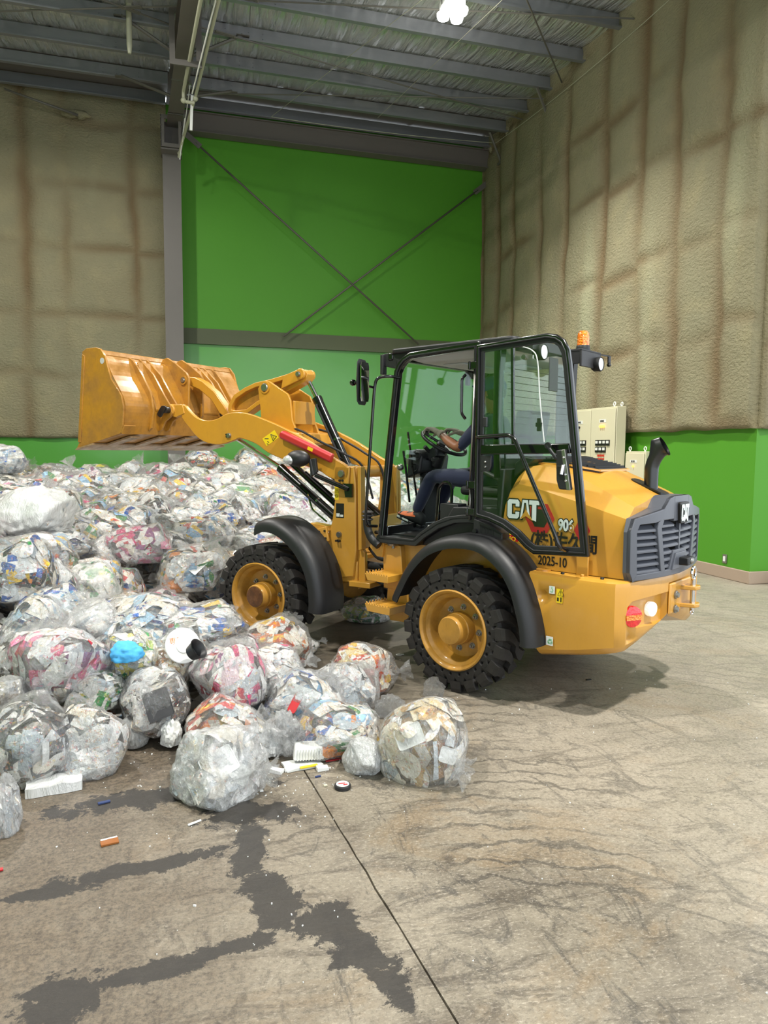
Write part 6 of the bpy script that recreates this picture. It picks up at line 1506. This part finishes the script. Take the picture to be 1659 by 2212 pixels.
tray_in(HB[22], (.10, 7.33, .60), (0, -1, .6), .22, .16, 'white', .8)
tray_in(HB[4], (.62, 4.10, .26), (-.2, -1, .6), .16, .05, 'red', 1.1, 'strap')
# the bags of the heap: jittered rows lying on the slope
def project(p):
    d = Vector(p) - Vector((0, 0, CAM_H)); z = d.dot(F_)
    return (829.5 + 1535 * d.dot(R_) / z, 1106 - 1535 * d.dot(U_) / z) if z > .1 else (-9e9, 0)
R = random.Random(11); y = 4.5; count = 0; PK = ['white', 'mixed', 'mixed', 'warm', 'pink', 'blue', 'dark', 'green', 'cream', 'white', 'mixed']
row = 0
SPOTS = []; KEYS = {}
while y < 16.2:
    s = .36 + .030 * (y - 4.5); x = -.5 * y - .6 + (row % 2) * s / 2
    while x < 6.2:
        px = x + R.uniform(-.10, .10); py = y + R.uniform(-.09, .09); d = edge_d(px, py)
        if d > .10:
            h_ = heap(px, py); u, v_ = project((px, py, h_ + .1))
            near = any(math.hypot(px - q[0], py - q[1]) < .26 for q in HERO) if py < 5.3 else any(math.hypot(px - q[0], py - q[1]) < .33 for q in HERO)
            ok = -230 < u < 760 or (740 < u < 1120 and py > 11.2 and (py < 15))
            if py > 14.6 and u < 740: ok = False
            if ok and not near: SPOTS.append((px, py, h_, s, u))
        x += s * 1.10
    y += s * .80; row += 1
for px, py, h_, s, u in SPOTS:
    count += 1
    pal = PK[R.randrange(len(PK))]; s_ = s; w_ = s * R.uniform(1.25, 1.75); hh = w_ * R.uniform(.52, .76)
    zone, lo, hi = (('of crest behind cab', 740, 1120) if u > 760 else ('of left crest', 0, 760) if py > 11.8 else ('of upper heap slope', 0, 700) if py > 8.6 else ('of middle heap slope', 0, 480) if py > 6.2 else ('of lower heap slope', 0, 420))
    third = ('far left', 'left', 'centre', 'right', 'far right')[max(0, min(4, int((u - lo) / (hi - lo) * 5)))]
    fm = R.choice(['film', 'film', 'film', 'film_print', 'film_milky' if R.random() < .4 else 'film'])
    fw = {'film': 'clear', 'film_print': 'printed', 'film_milky': 'milky'}[fm]
    key = (fw, pal, third, zone); o = bag(px, py, h_ * .97 + R.uniform(-.02, .07), w_, hh, pal, R.randrange(3), R.uniform(0, 6.28), '', None, fm, tilt=(R.uniform(-.5, .5), R.uniform(-.5, .5)))
    KEYS.setdefault(key, []).append((u, o))
ORD = ['leftmost', 'second from left', 'third from left', 'fourth from left', 'fifth from left', 'sixth from left', 'seventh from left', 'eighth from left']
for (fw, pal, third, zone), L_ in KEYS.items():
    for i, (u, o) in enumerate(sorted(L_, key=lambda q: q[0])):
        o['label'] = '%s bag of %s, %s %s' % (fw, PW[pal], third, zone) + (', ' + (ORD[i] if i < len(L_) - 1 or i == 0 else 'rightmost') if len(L_) > 1 else '')
        o['group'] = 'rubbish bags ' + zone.replace('of ', 'on the ', 1)
print('BAGS', count, 'variants', len(VAR))
# two bags caught in the raised bucket
for (lx, ly, lz), pal, fm, lb in (((2.27, .66, 2.03), 'white', 'film', 'clear bag poking out of the front of the raised bucket'), ((2.24, .70, 1.88), 'blue', 'film', 'dark blue bag at the bottom of the raised bucket mouth')):
    p = LT @ FT @ Vector((lx, ly, lz)); bag(p.x, p.y, p.z, .36, .26 if pal == 'white' else .20, pal, 1, .8, lb, None, fm, (-.8, -.3, .3), dent=1)
# ---- single pieces lying about
def crumple(name, x, y, z, w_, h_, m, seed, label, cat, freq=3.5, sub=4):
    bm = bmesh.new(); bmesh.ops.create_icosphere(bm, subdivisions=sub, radius=1)
    for v in bm.verts:
        d = v.co.normalized(); r = 1 + .35 * noise.noise(d * freq * .5 + Vector((seed, 0, 0))) + .25 * abs(noise.noise(d * freq + Vector((seed, 0, 0)))) + .12 * noise.noise(d * freq * 3)
        v.co = squash(d * r, -.5)
    me = bpy.data.meshes.new(name); bm.to_mesh(me); bm.free(); me.materials.append(MT[m])
    for p in me.polygons: p.use_smooth = False
    o = bpy.data.objects.new(name, me); COL.objects.link(o); o.location = (x, y, z); o.scale = (w_ / 2, w_ / 2, h_ / 1.5); o.rotation_euler = (0, 0, seed); tag(o, label, cat); return o
crumple('plastic_wrap', 1.69, 4.66, .045, .15, .12, 'film', 3, 'crumpled scrap of clear film beside the rear wheel', 'plastic film')
crumple('bubble_wrap', 1.28, 4.38, .05, .17, .12, 'film', 8, 'ball of clear bubble wrap behind the round clear bag', 'bubble wrap', 7)
crumple('plastic_wrap', .53, 3.98, .08, .22, .20, 'film_milky', 5, 'clump of milky film between the orange bag and the foam tray', 'plastic film', 5)
crumple('paper_sheet', .42, 3.98, .07, .20, .15, 'film_white', 2, 'crumpled white sheet between the lone milky bag and the foam tray', 'paper', 2)
crumple('paper_sheet', -.10, 4.22, .07, .12, .14, 'white', 4, 'torn white paper at the foot of the heap left of the milky bag', 'paper', 2)
def sheet(name, x, y, w_, l_, rz, m, label, cat, th=.012, wav=.012, seed=1, z=0.0):
    b = B(); n = 8; V = []; 
    for s_ in (1, 0):
        for j in range(n + 1):
            for i in range(n + 1):
                u, v = (i / n - .5) * w_, (j / n - .5) * l_
                V.append((u + .1 * w_ * noise.noise((u * 9, v * 9, seed)) * (i in (0, n)), v + .1 * l_ * noise.noise((u * 9, v * 9, seed + 4)) * (j in (0, n)), .002 + (th + wav * (1 + noise.noise((u * 14, v * 14, seed)))) * s_))
    F = []; N = (n + 1) ** 2
    for j in range(n):
        for i in range(n):
            a = j * (n + 1) + i; F += [(a, a + 1, a + n + 2, a + n + 1), (N + a + n + 1, N + a + n + 2, N + a + 1, N + a)]
    for i in range(n): F += [(i, N + i, N + i + 1, i + 1), (n * (n + 1) + i + 1, N + n * (n + 1) + i + 1, N + n * (n + 1) + i, n * (n + 1) + i)]
    for j in range(n): a = j * (n + 1); F += [(a + n + 1, N + a + n + 1, N + a, a), (a + n, N + a + n, N + a + 2 * n + 1, a + 2 * n + 1)]
    b.add(V, F, True); o = b.done(name, m, None, sharp=50, loc=(x, y, z)); o.rotation_euler = (0, 0, rz); tag(o, label, cat); return o
sheet('plastic_sleeve', -.665, 3.83, .26, .13, .12, 'film_white', 'flat white plastic sleeve lying on the floor in front of the left bags', 'plastic sleeve', .03, .02, 3)
# foam tray on its lid
tr_ = B(); base = rounded([(-.085, -.055), (.085, -.055), (.085, .055), (-.085, .055)], .015); 
def sc2(p, k): return [(x * k, y * k) for x, y in p]
tr_.loft([[(x, y, z) for x, y in sc2(base, k)] for k, z in ((1.0, .012), (1.02, .018), (.90, .075), (.86, .080))], smooth=False)
tr_ = tr_.done('foam_tray', MT['white'], None, bevel=.003, loc=(.645, 3.83, .018)); tr_.rotation_euler = (0, 0, -.12); tag(tr_, 'upturned white foam food tray with ribbed sides at the start of the floor joint', 'food tray')
for k in range(9): B().prism([(-.062 + k * .0155 - .003, .012), (-.062 + k * .0155 + .003, .012), (-.060 + k * .0155 + .002, .074), (-.060 + k * .0155 - .002, .074)], -.060, -.050).done('rib', 'sticker_white', tr_)
sheet('tray_lid', .60, 3.78, .20, .12, .15, 'sticker_white', 'thin white lid with a yellow edge under the foam tray', 'lid', .006, .006, 6)
B().box((0, 0, 0), (.10, .02, .006)).done('yellow_edge', 'sticker_yellow', bpy.data.objects['tray_lid'], loc=(.02, -.058, .018))
for (x, y, w_, l_, rz, lb, sd_) in ((.450, 3.735, .085, .045, -.6, 'larger broken chip of white foam left of the tray lid', 2), (.515, 3.73, .035, .022, .2, 'small broken chip of white foam beside the tray lid', 5), (.70, 3.70, .07, .04, .1, 'scrap of white paper touching the right end of the tray lid', 9)):
    sheet('foam_chip', x, y, w_, l_, rz, 'white', lb, 'foam scrap', .012, .006, sd_)
ld = B().lathe([(0, 0), (.040, 0), (.043, .003), (.043, .018), (.040, .022), (.0, .022)], n=36, axis='z').done('jar_lid', 'black_matt', None, sharp=30, loc=(.762, 3.468, 0)); tag(ld, 'round black lid with a white and red label on the bare floor', 'lid')
B().lathe([(0, .0222), (.034, .0222), (.034, .0235), (0, .0235)], n=30, axis='z').done('label', 'sticker_white', ld)
B().box((-.004, .004, .0240), (.036, .008, .001)).box((.012, -.012, .0240), (.022, .012, .001)).done('label_print', 'redink', ld)
pk = sheet('sachet', -.346, 3.225, .075, .045, .25, simple('sachet_brown', '#8a5220', .4), 'small brown and white sachet on the floor at lower left', 'sachet', .004, .004, 4)
B().box((0, 0, 0), (.07, .010, .004)).done('sachet_seam', 'sticker_white', pk, loc=(0, .022, .010))
gc = B().lathe([(0, .002), (.014, .002), (.016, 0), (.016, .016), (.014, .018), (.0125, .018), (.0125, .004), (0, .004)], n=20, axis='z').done('bottle_cap', simple('lime_plastic', '#a8d62a', .35), None, loc=(1.70, 4.38, 0)); tag(gc, 'lime green bottle cap beside the rear wheel', 'bottle cap')
def loop_tie(x, y, label):
    b = B(); b.tube([(.026 * cos(a), .018 * sin(a), .004) for a in [2 * pi * k / 20 for k in range(21)]], .003, 6, cap=False); b.box((.034, 0, .004), (.018, .008, .006)); o = b.done('cable_tie', 'white', None, loc=(x, y, 0)); tag(o, label, 'cable tie')
loop_tie(1.614, 5.756, 'white cable tie loop on the floor, left one of two between the wheels'); loop_tie(1.742, 5.696, 'white cable tie loop on the floor, right one of two between the wheels')
for (x, y, w_, l_, rz, m, lb, cat, sd_) in ((-.409, 3.611, .06, .018, .3, 'capblue', 'narrow blue and white scrap below the slanting bag', 'scrap', 1), (.018, 3.30, .07, .008, .5, 'white', 'thin white straw-like strip on the bare floor left of the joint', 'strip', 2), (.66, 3.62, .030, .010, .1, 'capblue', 'tiny blue scrap above the black lid', 'scrap', 3),
                                       (.68, 3.51, .018, .014, .2, 'cabinet', 'tiny pale square tab left of the black lid', 'scrap', 4), (-.765, 3.12, .03, .02, .2, 'red', 'small red scrap at the left edge of the floor', 'scrap', 6), (.353, 3.535, .018, .014, 0, 'white', 'small white disc on the floor below the milky bag', 'disc', 7),
                                       (2.96, 4.70, .045, .015, .2, 'ink', 'small black sliver on the floor right of the rear wheel', 'scrap', 8), (.78, 3.80, .10, .016, .1, 'red', 'dark red strip between the foam tray and the carrier bag', 'strip', 9)):
    sheet('scrap', x, y, w_, l_, rz, m, lb, cat, .004, .002, sd_)
# disc print and black pot that stick out of the heap
dm = Matrix.Translation((-.03, 4.52, .52)) @ Matrix.Rotation(.35, 4, 'Z') @ Matrix.Rotation(radians(68), 4, 'X')
dk = B(dm); dk.lathe([(0, 0), (.10, .0), (.112, .006), (.108, .012), (.05, .016), (.046, .022), (0, .022)], n=36, axis='z', smooth=True); dk = dk.done('paper_disc', 'white', None); tag(dk, 'white round disc with orange print leaning on the heap front', 'disc')
text('disc_lettering', '専用', MT and 'amber', .045, dm @ Matrix.Translation((-.085, .02, .014)), dk)
pt = B(Matrix.Translation((.02, 4.40, .50)) @ Matrix.Rotation(.9, 4, 'Y') @ Matrix.Rotation(.4, 4, 'X')); pt.lathe([(0, 0), (.045, 0), (.060, .055), (.066, .06), (.066, .066), (.058, .060), (.043, .006), (0, .006)], n=28, axis='z'); pt = pt.done('black_pot', 'plastic', None); tag(pt, 'empty black plastic pot tipped over beside the white round disc', 'pot')
tw = crumple('blue_cloth', -.36, 4.50, .50, .17, .10, 'blue_cloth_m' if 'blue_cloth_m' in MT else 'white', 6, 'bright blue cloth on the heap front left of the white disc', 'cloth', 2, 4)
tw.data.materials.clear(); tw.data.materials.append(simple('sky_blue_cloth', '#4aa6dc', .8, bump=.3)); 
for p in tw.data.polygons: p.use_smooth = True
# crumbs on the floor
b = B(); R = random.Random(3)
for i in range(420):
    if R.random() < .55: x = R.gauss(.45, .45); y = R.gauss(3.75, .30)
    else: x = R.uniform(-1, 4); y = R.uniform(1.7, 5.6)
    s = R.uniform(.0015, .0045) * (1.6 if R.random() < .1 else 1)
    b.box((x, y, s * .5), (s * R.uniform(.8, 2), s, s), rz=R.uniform(0, 3))
o = b.done('floor_crumbs', 'white', None, weld=False); tag(o, 'white crumbs and tiny plastic chips scattered over the concrete', 'crumbs', kind='stuff')

# ================================================================== tidy the hierarchy: thing > part > sub-part, no deeper
def depth(o):
    d = 0
    while o.parent is not None: o = o.parent; d += 1
    return d
for g in (DC, ST, DR, MR, MR2, RL, AR, BK): g.parent = WLD
for o in list(COL.objects):
    if o.type == 'MESH' and depth(o) > 2:
        p = o
        while depth(p) > 1: p = p.parent
        o.parent = p
